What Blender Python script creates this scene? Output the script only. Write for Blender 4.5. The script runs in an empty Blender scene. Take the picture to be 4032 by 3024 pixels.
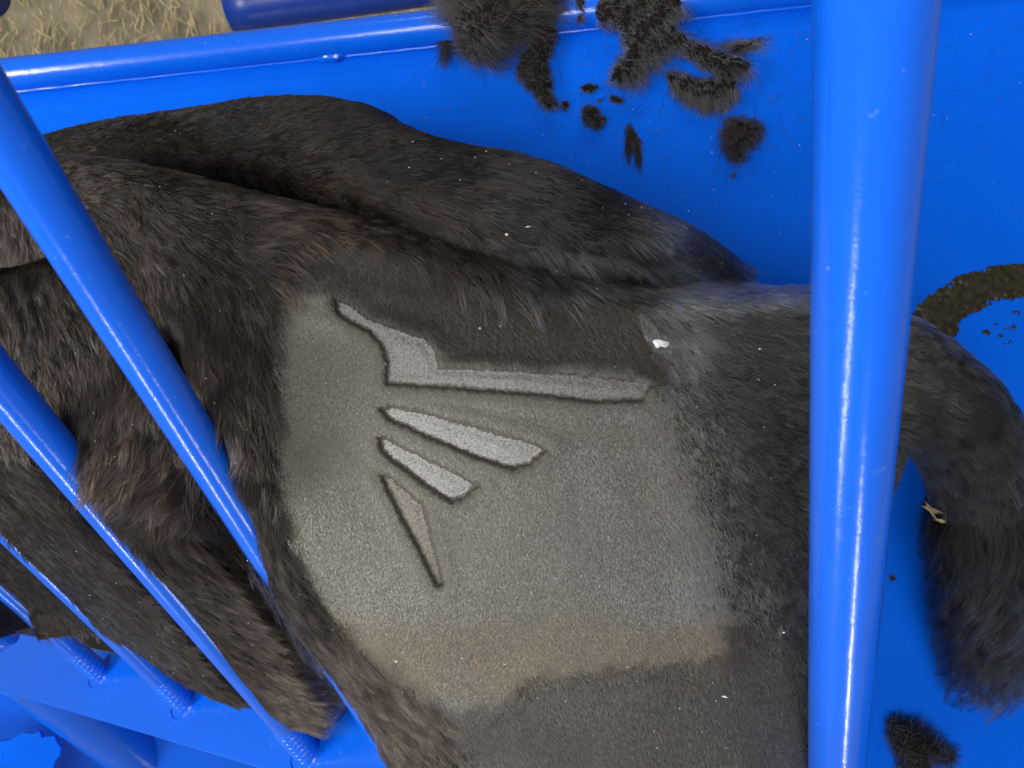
import bpy, bmesh, math, random
import numpy as np
from mathutils import Vector

rng = np.random.default_rng(7)
random.seed(7)
S = bpy.context.scene
C = S.collection

# ------------------------------------------------------------------ camera
F = 3145.0                      # focal length in pixels of the 4032 wide frame
ZC = 2.0                        # lens height above the ground
cam_d = bpy.data.cameras.new('camera')
cam = bpy.data.objects.new('camera', cam_d); C.objects.link(cam)
cam.location = (0, 0, ZC)
cam_d.sensor_width = 36.0
cam_d.lens = 36.0 * F / 4032.0
cam_d.clip_start = 0.02; cam_d.clip_end = 100
cam_d.dof.use_dof = True
cam_d.dof.focus_distance = 0.77
cam_d.dof.aperture_fstop = 9.0
S.camera = cam

# ------------------------------------------------------------------ light
W = bpy.data.worlds.new('World'); S.world = W; W.use_nodes = True
W.node_tree.nodes['Background'].inputs[0].default_value = (0.86, 0.93, 1.0, 1)
W.node_tree.nodes['Background'].inputs[1].default_value = 0.16

def area(name, loc, target, sx, sy, power, col=(1, 1, 1)):
    l = bpy.data.lights.new(name, 'AREA'); l.shape = 'RECTANGLE'; l.size = sx; l.size_y = sy
    l.energy = power; l.color = col
    o = bpy.data.objects.new(name, l); C.objects.link(o); o.location = loc
    o.rotation_euler = (Vector(target) - Vector(loc)).to_track_quat('-Z', 'Y').to_euler()
    return o
area('added_overhead_key', (-0.5, -0.7, 4.2), (0, 0, 1), 1.7, 1.2, 56, (1.0, 0.985, 0.96))  # unseen lamp, added as the soft overhead key
area('added_left_key', (-3.0, -0.5, 3.0), (0, 0, 1.0), 1.3, 1.0, 72, (1.0, 0.985, 0.955))  # unseen lamp, added on the left so the calf shades the right
area('added_strip', (-1.7, -5.0, 1.5), (0, 0, 1.3), 0.12, 1.8, 26, (1.0, 0.99, 0.97))  # unseen narrow lamp, added for bright streaks along the pipes
area('added_strip_far', (1.6, -5.0, 1.2), (0, 0, 1.3), 0.09, 1.6, 16, (1.0, 0.99, 0.97))  # second unseen narrow lamp, added for pipe highlights
area('added_fill_strip', (0.2, 3.2, 2.9), (0, 0, 1), 2.6, 0.08, 20, (1.0, 0.98, 0.95))  # unseen strip lamp, added as fill and for the rail highlight

S.view_settings.view_transform = 'Standard'
S.view_settings.look = 'None'
S.view_settings.exposure = 0.45
S.view_settings.gamma = 1.0
S.cycles.use_denoising = True
S.cycles.use_adaptive_sampling = True
S.cycles.adaptive_threshold = 0.015
S.cycles.time_limit = 800
S.cycles.max_bounces = 5
S.cycles.diffuse_bounces = 3
S.cycles.glossy_bounces = 3
S.cycles.transmission_bounces = 3
S.cycles.sample_clamp_indirect = 4.0
S.cycles_curves.shape = 'RIBBONS'
S.cycles_curves.subdivisions = 2

# ------------------------------------------------------------------ helpers
def P(u, v, d):
    return Vector(((u - 2016) / F * d, -(v - 1512) / F * d, ZC - d))

def px(x, y, z):
    d = ZC - z
    return 2016 + x / d * F, 1512 - y / d * F

SH0, SHX = 0.85, 0.10           # the steel sheet: z = SH0 + SHX * x
def Ps(u, v, lift=0.0):
    d = (ZC - SH0) / (1 + SHX * (u - 2016) / F)
    return P(u, v, d - lift)
def zs(x):
    return SH0 + SHX * x

def vnoise(x, y, seed=0):
    x = np.asarray(x, float); y = np.asarray(y, float)
    xi = np.floor(x).astype(np.int64); yi = np.floor(y).astype(np.int64)
    fx = x - xi; fy = y - yi
    fx = fx * fx * (3 - 2 * fx); fy = fy * fy * (3 - 2 * fy)
    def h(a, b):
        n = (a * 374761393 + b * 668265263 + seed * 1274126177) & 0x7fffffff
        n = ((n ^ (n >> 13)) * 1274126177) & 0x7fffffff
        return ((n ^ (n >> 16)) & 0xffff) / 65535.0
    a = h(xi, yi); b = h(xi + 1, yi); c = h(xi, yi + 1); d = h(xi + 1, yi + 1)
    return (a * (1 - fx) + b * fx) * (1 - fy) + (c * (1 - fx) + d * fx) * fy

def fbm(x, y, seed=0, o=3):
    t = 0; a = 0.5; s = 0
    for i in range(o):
        t = t + a * vnoise(x * 2 ** i, y * 2 ** i, seed + i * 17); s += a; a *= 0.5
    return t / s

def catmull(pts, closed=True, n=6):
    pts = np.asarray(pts, float); out = []
    m = len(pts)
    for i in range(m if closed else m - 1):
        if closed:
            p0, p1, p2, p3 = pts[i - 1], pts[i], pts[(i + 1) % m], pts[(i + 2) % m]
        else:
            p0 = pts[max(i - 1, 0)]; p1 = pts[i]; p2 = pts[i + 1]; p3 = pts[min(i + 2, m - 1)]
        for k in range(n):
            t = k / n
            out.append(0.5 * ((2 * p1) + (-p0 + p2) * t + (2 * p0 - 5 * p1 + 4 * p2 - p3) * t * t + (-p0 + 3 * p1 - 3 * p2 + p3) * t ** 3))
    if not closed: out.append(pts[-1])
    return np.array(out)

def poly_sdf(poly, x, y):
    """signed distance, positive inside"""
    x = np.asarray(x, float); y = np.asarray(y, float)
    d2 = np.full(x.shape, 1e18); ins = np.zeros(x.shape, bool)
    n = len(poly)
    for i in range(n):
        ax, ay = poly[i]; bx, by = poly[(i + 1) % n]
        ex, ey = bx - ax, by - ay
        L = ex * ex + ey * ey + 1e-18
        t = np.clip(((x - ax) * ex + (y - ay) * ey) / L, 0, 1)
        dx = x - ax - t * ex; dy = y - ay - t * ey
        d2 = np.minimum(d2, dx * dx + dy * dy)
        c = (ay > y) != (by > y)
        with np.errstate(divide='ignore', invalid='ignore'):
            xi = ax + (y - ay) * ex / (ey if abs(ey) > 1e-12 else 1e-12)
        ins ^= c & (x < xi)
    return np.where(ins, 1, -1) * np.sqrt(d2)

def smax(a, b, k):
    h = np.clip(0.5 + 0.5 * (a - b) / k, 0, 1)
    return b * (1 - h) + a * h + k * h * (1 - h)
def smin(a, b, k):
    return -smax(-a, -b, k)
def sstep(e0, e1, x):
    t = np.clip((x - e0) / (e1 - e0), 0, 1)
    return t * t * (3 - 2 * t)

def tps(pts, x, y):
    """thin plate spline through pts (x, y, z)"""
    pts = np.asarray(pts, float); n = len(pts)
    def U(r2): return 0.5 * r2 * np.log(r2 + 1e-12)
    dx = pts[:, None, 0] - pts[None, :, 0]; dy = pts[:, None, 1] - pts[None, :, 1]
    A = np.zeros((n + 3, n + 3)); A[:n, :n] = U(dx * dx + dy * dy) + 1e-4 * np.eye(n)
    A[:n, n] = 1; A[:n, n + 1:] = pts[:, :2]; A[n, :n] = 1; A[n + 1:, :n] = pts[:, :2].T
    w = np.linalg.solve(A, np.concatenate([pts[:, 2], np.zeros(3)]))
    z = w[n] + w[n + 1] * x + w[n + 2] * y
    for i in range(n):
        z = z + w[i] * U((x - pts[i, 0]) ** 2 + (y - pts[i, 1]) ** 2)
    return z

def tag(o, label=None, cat=None, group=None, kind=None):
    if label: o['label'] = label
    if cat: o['category'] = cat
    if group: o['group'] = group
    if kind: o['kind'] = kind
    return o

def empty(name, loc, label=None, cat=None, group=None):
    o = bpy.data.objects.new(name, None); C.objects.link(o); o.location = loc
    o.empty_display_size = 0.02
    return tag(o, label, cat, group)

def link(name, me, mat, parent=None, smooth=True):
    if mat: me.materials.append(mat)
    if smooth:
        me.polygons.foreach_set('use_smooth', np.ones(len(me.polygons), bool))
    o = bpy.data.objects.new(name, me); C.objects.link(o)
    if parent:
        o.parent = parent
        o.matrix_parent_inverse = parent.matrix_basis.inverted()
    return o

def from_np(name, V, Fc):
    me = bpy.data.meshes.new(name)
    V = np.asarray(V, np.float32); Fc = np.asarray(Fc, np.int32)
    me.vertices.add(len(V)); me.vertices.foreach_set('co', V.ravel())
    k = Fc.shape[1]
    me.loops.add(Fc.size); me.loops.foreach_set('vertex_index', Fc.ravel())
    me.polygons.add(len(Fc)); me.polygons.foreach_set('loop_start', np.arange(0, Fc.size, k, dtype=np.int32))
    me.update(calc_edges=True); me.validate()
    return me

def tube_np(pts, radii, seg=24, cap=True):
    """swept tube; returns verts, quads (caps closed by collapsing rings)"""
    pts = np.asarray(pts, float); radii = np.broadcast_to(np.asarray(radii, float), (len(pts),)).copy()
    if cap:
        pts = np.vstack([pts[0], pts, pts[-1]]); radii = np.concatenate([[radii[0] * 1e-3], radii, [radii[-1] * 1e-3]])
    T = np.gradient(pts, axis=0)
    if cap: T[0] = T[1] = pts[2] - pts[1]; T[-1] = T[-2] = pts[-2] - pts[-3]
    T /= np.linalg.norm(T, axis=1)[:, None] + 1e-12
    up = np.array([0, 0, 1.0]) if abs(T[0][2]) < 0.9 else np.array([1.0, 0, 0])
    a = np.cross(up, T); a /= np.linalg.norm(a, axis=1)[:, None] + 1e-12
    b = np.cross(T, a)
    th = np.linspace(0, 2 * np.pi, seg, endpoint=False)
    V = pts[:, None] + radii[:, None, None] * (np.cos(th)[None, :, None] * a[:, None] + np.sin(th)[None, :, None] * b[:, None])
    n = len(pts); q = []
    i = np.arange(n - 1)[:, None] * seg; j = np.arange(seg)[None]
    q = np.stack([i + j, i + (j + 1) % seg, i + seg + (j + 1) % seg, i + seg + j], -1).reshape(-1, 4)
    return V.reshape(-1, 3), q

def tube(name, pts, radii, mat, parent=None, seg=28):
    V, q = tube_np(pts, radii, seg)
    return link(name, from_np(name, V, q), mat, parent)

def straight(name, a, b, r, mat, parent=None, seg=40, n=24, wob=0.0, seed=0):
    t = np.linspace(0, 1, n)
    a = np.array(a); b = np.array(b)
    pts = a + t[:, None] * (b - a)
    return tube(name, pts, r, mat, parent, seg)

# ------------------------------------------------------------------ materials
def new_mat(name):
    m = bpy.data.materials.new(name); m.use_nodes = True
    nt = m.node_tree; b = nt.nodes['Principled BSDF']
    return m, nt, b
def nd(nt, t, **kw):
    n = nt.nodes.new(t)
    for k, v in kw.items(): setattr(n, k, v)
    return n
def ramp(nt, src, stops):
    r = nd(nt, 'ShaderNodeValToRGB'); e = r.color_ramp.elements
    while len(e) < len(stops): e.new(0.5)
    for i, (p, c) in enumerate(stops):
        e[i].position = p; e[i].color = (c[0], c[1], c[2], 1)
    nt.links.new(src, r.inputs[0]); return r.outputs[0]

def paint(name, base, rough=0.22, peel=0.06, dust=0.0, coat=0.3, spec=0.42):
    m, nt, b = new_mat(name); L = nt.links.new
    tc = nd(nt, 'ShaderNodeTexCoord')
    n1 = nd(nt, 'ShaderNodeTexNoise'); n1.inputs['Scale'].default_value = 9; n1.inputs['Detail'].default_value = 5
    L(tc.outputs['Object'], n1.inputs['Vector'])
    d = 0.90
    col = ramp(nt, n1.outputs[0], [(0.3, [c * d for c in base]), (0.7, base)])
    # fine scuffs
    n3 = nd(nt, 'ShaderNodeTexNoise'); n3.inputs['Scale'].default_value = 160; n3.inputs['Detail'].default_value = 6
    L(tc.outputs['Object'], n3.inputs['Vector'])
    sc = ramp(nt, n3.outputs[0], [(0.69, (0, 0, 0)), (0.76, (1, 1, 1))])
    mul = nd(nt, 'ShaderNodeMath', operation='MULTIPLY'); L(sc, mul.inputs[0]); mul.inputs[1].default_value = dust
    mx = nd(nt, 'ShaderNodeMix', data_type='RGBA'); L(mul.outputs[0], mx.inputs[0]); L(col, mx.inputs[6]); mx.inputs[7].default_value = (0.25, 0.40, 0.75, 1)
    L(mx.outputs[2], b.inputs['Base Color'])
    n5 = nd(nt, 'ShaderNodeTexNoise'); n5.inputs['Scale'].default_value = 22; n5.inputs['Detail'].default_value = 8; n5.inputs['Roughness'].default_value = 0.75
    L(tc.outputs['Object'], n5.inputs['Vector'])
    chip = ramp(nt, n5.outputs[0], [(0.655, (0, 0, 0)), (0.70, (1, 1, 1))])
    mc = nd(nt, 'ShaderNodeMath', operation='MULTIPLY'); L(chip, mc.inputs[0]); mc.inputs[1].default_value = min(1, dust * 1.1)
    mx2 = nd(nt, 'ShaderNodeMix', data_type='RGBA'); L(mc.outputs[0], mx2.inputs[0]); L(mx.outputs[2], mx2.inputs[6]); mx2.inputs[7].default_value = (0.16, 0.30, 0.62, 1)
    L(mx2.outputs[2], b.inputs['Base Color'])
    rr = nd(nt, 'ShaderNodeMapRange'); L(n3.outputs[0], rr.inputs[0]); rr.inputs[3].default_value = rough * 0.8; rr.inputs[4].default_value = rough * 1.4
    L(rr.outputs[0], b.inputs['Roughness'])
    b.inputs['Specular IOR Level'].default_value = spec
    b.inputs['Coat Weight'].default_value = coat; b.inputs['Coat Roughness'].default_value = 0.12
    n2 = nd(nt, 'ShaderNodeTexNoise'); n2.inputs['Scale'].default_value = 420; n2.inputs['Detail'].default_value = 2
    L(tc.outputs['Object'], n2.inputs['Vector'])
    n4 = nd(nt, 'ShaderNodeTexNoise'); n4.inputs['Scale'].default_value = 40; n4.inputs['Detail'].default_value = 2
    L(tc.outputs['Object'], n4.inputs['Vector'])
    ad = nd(nt, 'ShaderNodeMath', operation='ADD'); L(n2.outputs[0], ad.inputs[0])
    m4 = nd(nt, 'ShaderNodeMath', operation='MULTIPLY'); L(n4.outputs[0], m4.inputs[0]); m4.inputs[1].default_value = 3.0; L(m4.outputs[0], ad.inputs[1])
    bp = nd(nt, 'ShaderNodeBump'); bp.inputs['Strength'].default_value = peel; bp.inputs['Distance'].default_value = 0.002
    L(ad.outputs[0], bp.inputs['Height']); L(bp.outputs[0], b.inputs['Normal']); L(bp.outputs[0], b.inputs['Coat Normal'])
    return m

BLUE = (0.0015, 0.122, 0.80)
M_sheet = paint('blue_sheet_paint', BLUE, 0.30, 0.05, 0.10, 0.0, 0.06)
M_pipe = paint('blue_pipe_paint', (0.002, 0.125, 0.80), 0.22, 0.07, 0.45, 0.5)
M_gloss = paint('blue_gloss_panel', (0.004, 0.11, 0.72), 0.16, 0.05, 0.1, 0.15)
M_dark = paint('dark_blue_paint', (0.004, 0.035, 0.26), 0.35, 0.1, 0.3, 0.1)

def simple(name, col, rough=0.6, var=0.35, scale=60, spec=0.4):
    m, nt, b = new_mat(name); L = nt.links.new
    tc = nd(nt, 'ShaderNodeTexCoord'); n = nd(nt, 'ShaderNodeTexNoise'); n.inputs['Scale'].default_value = scale; n.inputs['Detail'].default_value = 6
    L(tc.outputs['Object'], n.inputs['Vector'])
    c = ramp(nt, n.outputs[0], [(0.3, [v * (1 - var) for v in col]), (0.7, [min(1, v * (1 + var)) for v in col])])
    L(c, b.inputs['Base Color']); b.inputs['Roughness'].default_value = rough; b.inputs['Specular IOR Level'].default_value = spec
    return m

def hair_mat(name, rough=0.32, radial=0.5, coat=0.0):
    m = bpy.data.materials.new(name); m.use_nodes = True
    nt = m.node_tree; nt.nodes.clear()
    out = nd(nt, 'ShaderNodeOutputMaterial')
    h = nd(nt, 'ShaderNodeBsdfHairPrincipled'); h.model = 'CHIANG'; h.parametrization = 'COLOR'
    h.inputs['Roughness'].default_value = rough; h.inputs['Radial Roughness'].default_value = radial
    h.inputs['Coat'].default_value = coat; h.inputs['IOR'].default_value = 1.40
    a = nd(nt, 'ShaderNodeAttribute'); a.attribute_name = 'tint'
    nt.links.new(a.outputs['Color'], h.inputs['Color'])
    nt.links.new(h.outputs[0], out.inputs[0])
    return m
M_hair = hair_mat('calf_hair', 0.24, 0.40)
M_stub = hair_mat('clipped_hair', 0.5, 0.7)

def curves_obj(name, pts, rad, tint, mat, parent=None):
    """pts (N, K, 3), rad (N, K), tint (N, 3)"""
    N, K, _ = pts.shape
    cu = bpy.data.hair_curves.new(name)
    cu.add_curves([K] * N)
    cu.attributes['position'].data.foreach_set('vector', np.ascontiguousarray(pts, np.float32).ravel())
    r = cu.attributes.get('radius') or cu.attributes.new('radius', 'FLOAT', 'POINT')
    r.data.foreach_set('value', np.ascontiguousarray(rad, np.float32).ravel())
    t = cu.attributes.new('tint', 'FLOAT_COLOR', 'CURVE')
    t.data.foreach_set('color', np.concatenate([tint, np.ones((N, 1))], 1).astype(np.float32).ravel())
    cu.materials.append(mat)
    o = bpy.data.objects.new(name, cu); C.objects.link(o)
    if parent:
        o.parent = parent; o.matrix_parent_inverse = parent.matrix_basis.inverted()
    o['kind'] = 'stuff'
    return o

# ------------------------------------------------------------------ setting: ground
M_ground, nt, b = new_mat('trodden_dirt')
tc = nd(nt, 'ShaderNodeTexCoord'); n1 = nd(nt, 'ShaderNodeTexNoise'); n1.inputs['Scale'].default_value = 7; n1.inputs['Detail'].default_value = 8
nt.links.new(tc.outputs['Object'], n1.inputs['Vector'])
nt.links.new(ramp(nt, n1.outputs[0], [(0.3, (0.16, 0.13, 0.085)), (0.52, (0.27, 0.225, 0.15)), (0.7, (0.38, 0.32, 0.215))]), b.inputs['Base Color'])
b.inputs['Roughness'].default_value = 0.9
bp = nd(nt, 'ShaderNodeBump'); bp.inputs['Strength'].default_value = 0.8; bp.inputs['Distance'].default_value = 0.01
nt.links.new(n1.outputs[0], bp.inputs['Height']); nt.links.new(bp.outputs[0], b.inputs['Normal'])
gx = np.linspace(-4, 4, 90); gX, gY = np.meshgrid(gx, gx)
gZ = 0.03 * fbm(gX * 3, gY * 3, 3) - 0.57
gi = np.arange(90 * 90).reshape(90, 90)
gq = np.stack([gi[:-1, :-1], gi[:-1, 1:], gi[1:, 1:], gi[1:, :-1]], -1).reshape(-1, 4)
g = link('ground', from_np('ground', np.stack([gX, gY, gZ], -1).reshape(-1, 3), gq), M_ground); tag(g, 'trodden brown dirt floor under the straw', 'ground', kind='structure')

M_straw = simple('straw', (0.66, 0.54, 0.30), 0.6, 0.4, 25)
N = 9500
sx = rng.uniform(-2.9, 1.6, N); sy = rng.uniform(0.6, 2.1, N); sa = rng.normal(1.75, 0.5, N); sl = rng.uniform(0.015, 0.12, N) * rng.uniform(.4, 1, N); sw = rng.uniform(0.0006, 0.0022, N)
V = []; Q = []
for i in range(N):
    dx, dy = math.cos(sa[i]), math.sin(sa[i]); z0 = -0.538 + rng.uniform(0, 0.02); z1 = z0 + rng.uniform(-0.006, 0.012)
    a = np.array([sx[i], sy[i], z0]); bb = a + np.array([dx * sl[i], dy * sl[i], z1 - z0]); s = np.array([-dy, dx, 0]) * sw[i]; h = np.array([0, 0, sw[i] * 0.8])
    k = len(V); V += [a - s, a + h, a + s, bb + s, bb + h, bb - s]
    Q += [[k, k + 1, k + 4, k + 5], [k + 1, k + 2, k + 3, k + 4], [k, k + 5, k + 3, k + 2]]
o = link('straw', from_np('straw', np.array(V), np.array(Q)), M_straw); tag(o, 'loose pale straw scattered over the dirt beyond the rail', 'straw', kind='stuff')

# ------------------------------------------------------------------ the steel table: sheet, rail, welds
table = empty('calf_table', Ps(2016, 1512), 'bright blue painted steel sheet with a welded tube rail behind the calf', 'cattle table')
A = np.array(Ps(-700, 430)); B = np.array(Ps(5400, -235))
def rail_pt(t, lift=0.0): p = A + (B - A) * t; return p + np.array([0, 0, lift])
# the sheet: strips from the rail line to the fold, then the fold going down
Fa = np.array(Ps(-700, 1400)); Fb = np.array(Ps(5400, 3080))
fold0 = np.array(Ps(400, 1705)); fold_dir = None
nx, ny = 60, 30
Vv = []
fa = np.array(Ps(2400, 2180)); fb = np.array(Ps(5400, 3000))
fl = np.array(Ps(-700, 2180))
for j in range(ny + 1):
    for i in range(nx + 1):
        t = i / nx
        top = rail_pt(t)
        x = top[0]
        # fold line y at this x
        if x < fa[0]: yb = fa[1]
        else: yb = fa[1] + (fb[1] - fa[1]) * (x - fa[0]) / (fb[0] - fa[0])
        y = top[1] + (yb - top[1]) * j / ny
        Vv.append((x, y, zs(x) + 0.0012 * math.sin(9 * x + 2) * math.cos(8 * y)))
base = len(Vv)
for i in range(nx + 1):
    x, y, z = Vv[ny * (nx + 1) + i]
    Vv.append((x, y - 0.006, z + 0.0002))
for i in range(nx + 1):
    x, y, z = Vv[ny * (nx + 1) + i]
    Vv.append((x, y - 0.60, z + 0.05))
gi = np.arange((nx + 1) * (ny + 3)).reshape(ny + 3, nx + 1)
q = np.stack([gi[:-1, :-1], gi[1:, :-1], gi[1:, 1:], gi[:-1, 1:]], -1).reshape(-1, 4)
q = np.array([k for k in q if k.max() < base or Vv[k[0]][0] > 0.02])
sheet = link('sheet', from_np('sheet', np.array(Vv), q), M_sheet, table)
md = sheet.modifiers.new('thickness', 'SOLIDIFY'); md.thickness = 0.004; md.offset = -1
RR = 0.0245
rail = straight('rail', rail_pt(0, 0.007) + np.array([0, .018, 0]), rail_pt(1, 0.007) + np.array([0, .018, 0]), RR, M_pipe, table)
def wob_line(a, b, n, amp, seed):
    t = np.linspace(0, 1, n); p = np.array(a) + t[:, None] * (np.array(b) - np.array(a))
    p[:, 1] += amp * (vnoise(t * 120, t * 0, seed) - 0.5); p[:, 2] += amp * (vnoise(t * 90, t * 0 + 5, seed) - 0.5)
    return p
tube('weld_seam', wob_line(rail_pt(0, 0.0012) + np.array([0, -.0065, 0]), rail_pt(1, 0.0012) + np.array([0, -.0065, 0]), 240, 0.0012, 3), 0.0032, M_pipe, table, 10)
def weld_bead(u, v, r, seed, parent):
    bm = bmesh.new(); bmesh.ops.create_icosphere(bm, subdivisions=3, radius=1)
    c = np.array(Ps(u, v, 0.004))
    for w in bm.verts:
        n = 1 + 0.5 * (fbm(w.co.x * 2 + seed, w.co.y * 2 + w.co.z, seed) - 0.5) * 2
        w.co = Vector((w.co.x * r * 1.15 * n, w.co.y * r * 0.8 * n, w.co.z * r * 0.5 * n)) + Vector(c)
    me = bpy.data.meshes.new('weld_bead'); bm.to_mesh(me); bm.free()
    return link('weld_bead', me, M_pipe, parent)
weld_bead(76, 330, 0.014, 1, table); weld_bead(1262, 196, 0.022, 5, table); weld_bead(1312, 200, 0.020, 9, table)

# pipes beyond the rail
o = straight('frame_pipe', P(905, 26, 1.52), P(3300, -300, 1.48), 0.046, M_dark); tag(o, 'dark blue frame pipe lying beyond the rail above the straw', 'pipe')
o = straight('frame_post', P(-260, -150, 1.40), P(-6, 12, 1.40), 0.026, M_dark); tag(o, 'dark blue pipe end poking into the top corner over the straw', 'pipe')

# ------------------------------------------------------------------ the side gate: four rods through a strap
ROD_R = 0.0166
RD = np.array([549 / F, -3068 / F, -1.0])     # metres per metre of depth
rod_def = [(61, 600, 0.435, -0.12, 0.90), (0, 1510, 0.585, -0.14, 0.50), (0, 2046, 0.93, -0.16, 0.385), (0, 2298, 1.24, -0.16, 0.235)]
rods = []; rod_obj = [None]
gate = empty('side_gate', P(700, 2800, 1.3), 'blue side gate of four slanting rods bolted through a flat strap', 'gate')
rod_lab = ['thick upper rod pressing across the loin of the calf', 'second rod with calf hair bulging over it', 'third rod with two long bright glints', 'lowest rod nearest the corner']
for k, (u, v, d, t0, t1) in enumerate(rod_def):
    p0 = np.array(P(u, v, d)); a = p0 + RD * t0; e = p0 + RD * t1
    rods.append((p0, a, e))
    r = straight('rod', a, e + RD * 0.09, ROD_R, M_pipe, gate, 48); r['label'] = rod_lab[k]
    if k == 0: continue
    rod_obj.append(r)
strap_n = None
# strap: a flat plate through the rod ends
ends = np.array([r[2] for r in rods])
sd = (ends[3] - ends[1]) * np.array([1, 1, 0.85]); sd /= np.linalg.norm(sd)            # along the strap
rdn = RD / np.linalg.norm(RD)
pn = np.array([0.10, 0.42, 0.90]); pn -= sd * pn.dot(sd); pn /= np.linalg.norm(pn)   # plate normal towards the lens
pw = np.cross(pn, sd); pw *= np.sign(pw[1]); 
c0 = ends[1:].mean(0)
def strap_mesh():
    bm = bmesh.new()
    L0, L1, w0, w1, th = -0.75, 1.0, -0.056, 0.056, 0.008
    vs = []
    for l in np.linspace(L0, L1, 14):
        vs.append([bm.verts.new(c0 + sd * l + pw * w + pn * h) for (w, h) in ((w0, 0), (w1, 0), (w1, -th), (w0, -th))])
    for i in range(len(vs) - 1):
        for j in range(4):
            bm.faces.new((vs[i][j], vs[i][(j + 1) % 4], vs[i + 1][(j + 1) % 4], vs[i + 1][j]))
    bm.faces.new(vs[0]); bm.faces.new(list(reversed(vs[-1])))
    bmesh.ops.recalc_face_normals(bm, faces=bm.faces)
    me = bpy.data.meshes.new('strap'); bm.to_mesh(me); bm.free(); return me
st = link('strap', strap_mesh(), M_pipe, gate, False)
bv = st.modifiers.new('edge', 'BEVEL'); bv.width = 0.002; bv.segments = 2
for k in range(1, 4):
    e = ends[k]
    tt = (c0 - e).dot(pn) / RD.dot(pn); ctr = e + RD * tt
    n = 200; ln = 0.085
    t = np.linspace(0, 1, n); pts = ctr - RD * ln * 0.80 + t[:, None] * RD * ln
    tube('threaded_end', pts, ROD_R - 0.0016 + 0.0042 * np.abs(np.sin(t * math.pi * 9)) ** 0.7, M_pipe, rod_obj[k], 40)
    a1 = rdn - pn * rdn.dot(pn); a1 /= np.linalg.norm(a1); a2 = np.cross(pn, a1)
    ang = np.linspace(0, 2 * math.pi, 49)
    pts = ctr + pn * 0.0005 + (np.cos(ang)[:, None] * a1 * ROD_R * 1.62 + np.sin(ang)[:, None] * a2 * ROD_R * 1.35) + a1 * 0.006
    V, q = tube_np(pts, 0.0016, 8, False)
    link('hole_rim', from_np('hole_rim', V, q), M_pipe, gate)
    # welded boss: a low disc
    V, q = tube_np(np.array([ctr - pn * 0.003, ctr + pn * 0.0030]), ROD_R * 1.30, 40)
    link('washer', from_np('washer', V, q), M_pipe, gate)

# lower frame beneath the strap
low = empty('lower_frame', P(300, 2950, 1.6), 'glossy blue lower frame panel with a slanting pipe under the strap', 'frame')
pd = RD.copy()
lp0 = np.array(P(330, 2810, 2.08))
straight('frame_pipe', lp0 - pd * 0.22, lp0 + pd * 0.42, 0.070, M_pipe, low, 44)
def quad_panel(name, corners, th, mat, parent):
    bm = bmesh.new(); c = [np.array(k) for k in corners]
    n = np.cross(c[1] - c[0], c[3] - c[0]); n /= np.linalg.norm(n)
    if n[2] < 0: n = -n
    a = [bm.verts.new(k) for k in c]; b2 = [bm.verts.new(k - n * th) for k in c]
    bm.faces.new(a); bm.faces.new(b2[::-1])
    for i in range(4): bm.faces.new((a[i], a[(i + 1) % 4], b2[(i + 1) % 4], b2[i]))
    bmesh.ops.recalc_face_normals(bm, faces=bm.faces)
    me = bpy.data.meshes.new(name); bm.to_mesh(me); bm.free()
    o = link(name, me, mat, parent, False)
    return o
quad_panel('panel', [P(-900, 2350, 2.26), P(2300, 2950, 2.24), P(2300, 3700, 2.34), P(-900, 3700, 2.34)], 0.006, M_gloss, low)
# scalloped plate added in the corner, shaped as a dark reflection in the panel
sc = [(-250, 3250), (-250, 2960), (-60, 2930), (40, 2915), (90, 2885), (130, 2890), (155, 2880), (165, 2905), (185, 2900), (215, 2900), (222, 2925), (240, 2945), (235, 2975), (215, 3000), (205, 3040), (160, 3250)]
bm = bmesh.new(); vs = [bm.verts.new(P(u, v, 2.06)) for u, v in sc]; f = bm.faces.new(vs)
ex = bmesh.ops.extrude_face_region(bm, geom=[f]); bmesh.ops.translate(bm, verts=[x for x in ex['geom'] if isinstance(x, bmesh.types.BMVert)], vec=(0, 0, -0.008))
bmesh.ops.recalc_face_normals(bm, faces=bm.faces)
me = bpy.data.meshes.new('reflection_plate'); bm.to_mesh(me); bm.free()
gd = link('reflection_plate', me, M_sheet, low, False)
# latch lug at the left end of the strap
o = tube('lug', [P(-120, 2510, 1.50), P(-10, 2500, 1.50), P(40, 2490, 1.495)], [0.034, 0.034, 0.024], M_pipe, gate, 20)

# ------------------------------------------------------------------ the upright bar over the rump
BD = np.array([1153 / F, -3918 / F, -1.0])
bp0 = np.array(P(3448, 0, 0.335))
bar_r = 0.0252
bar = empty('restraint_bar', bp0 + BD * 0.6, 'broad glossy blue pipe standing in front of the rump and tail', 'bar')
straight('pipe', bp0 - BD * 0.06, bp0 + BD * 0.72, bar_r, M_pipe, bar, 64, 40)

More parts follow.
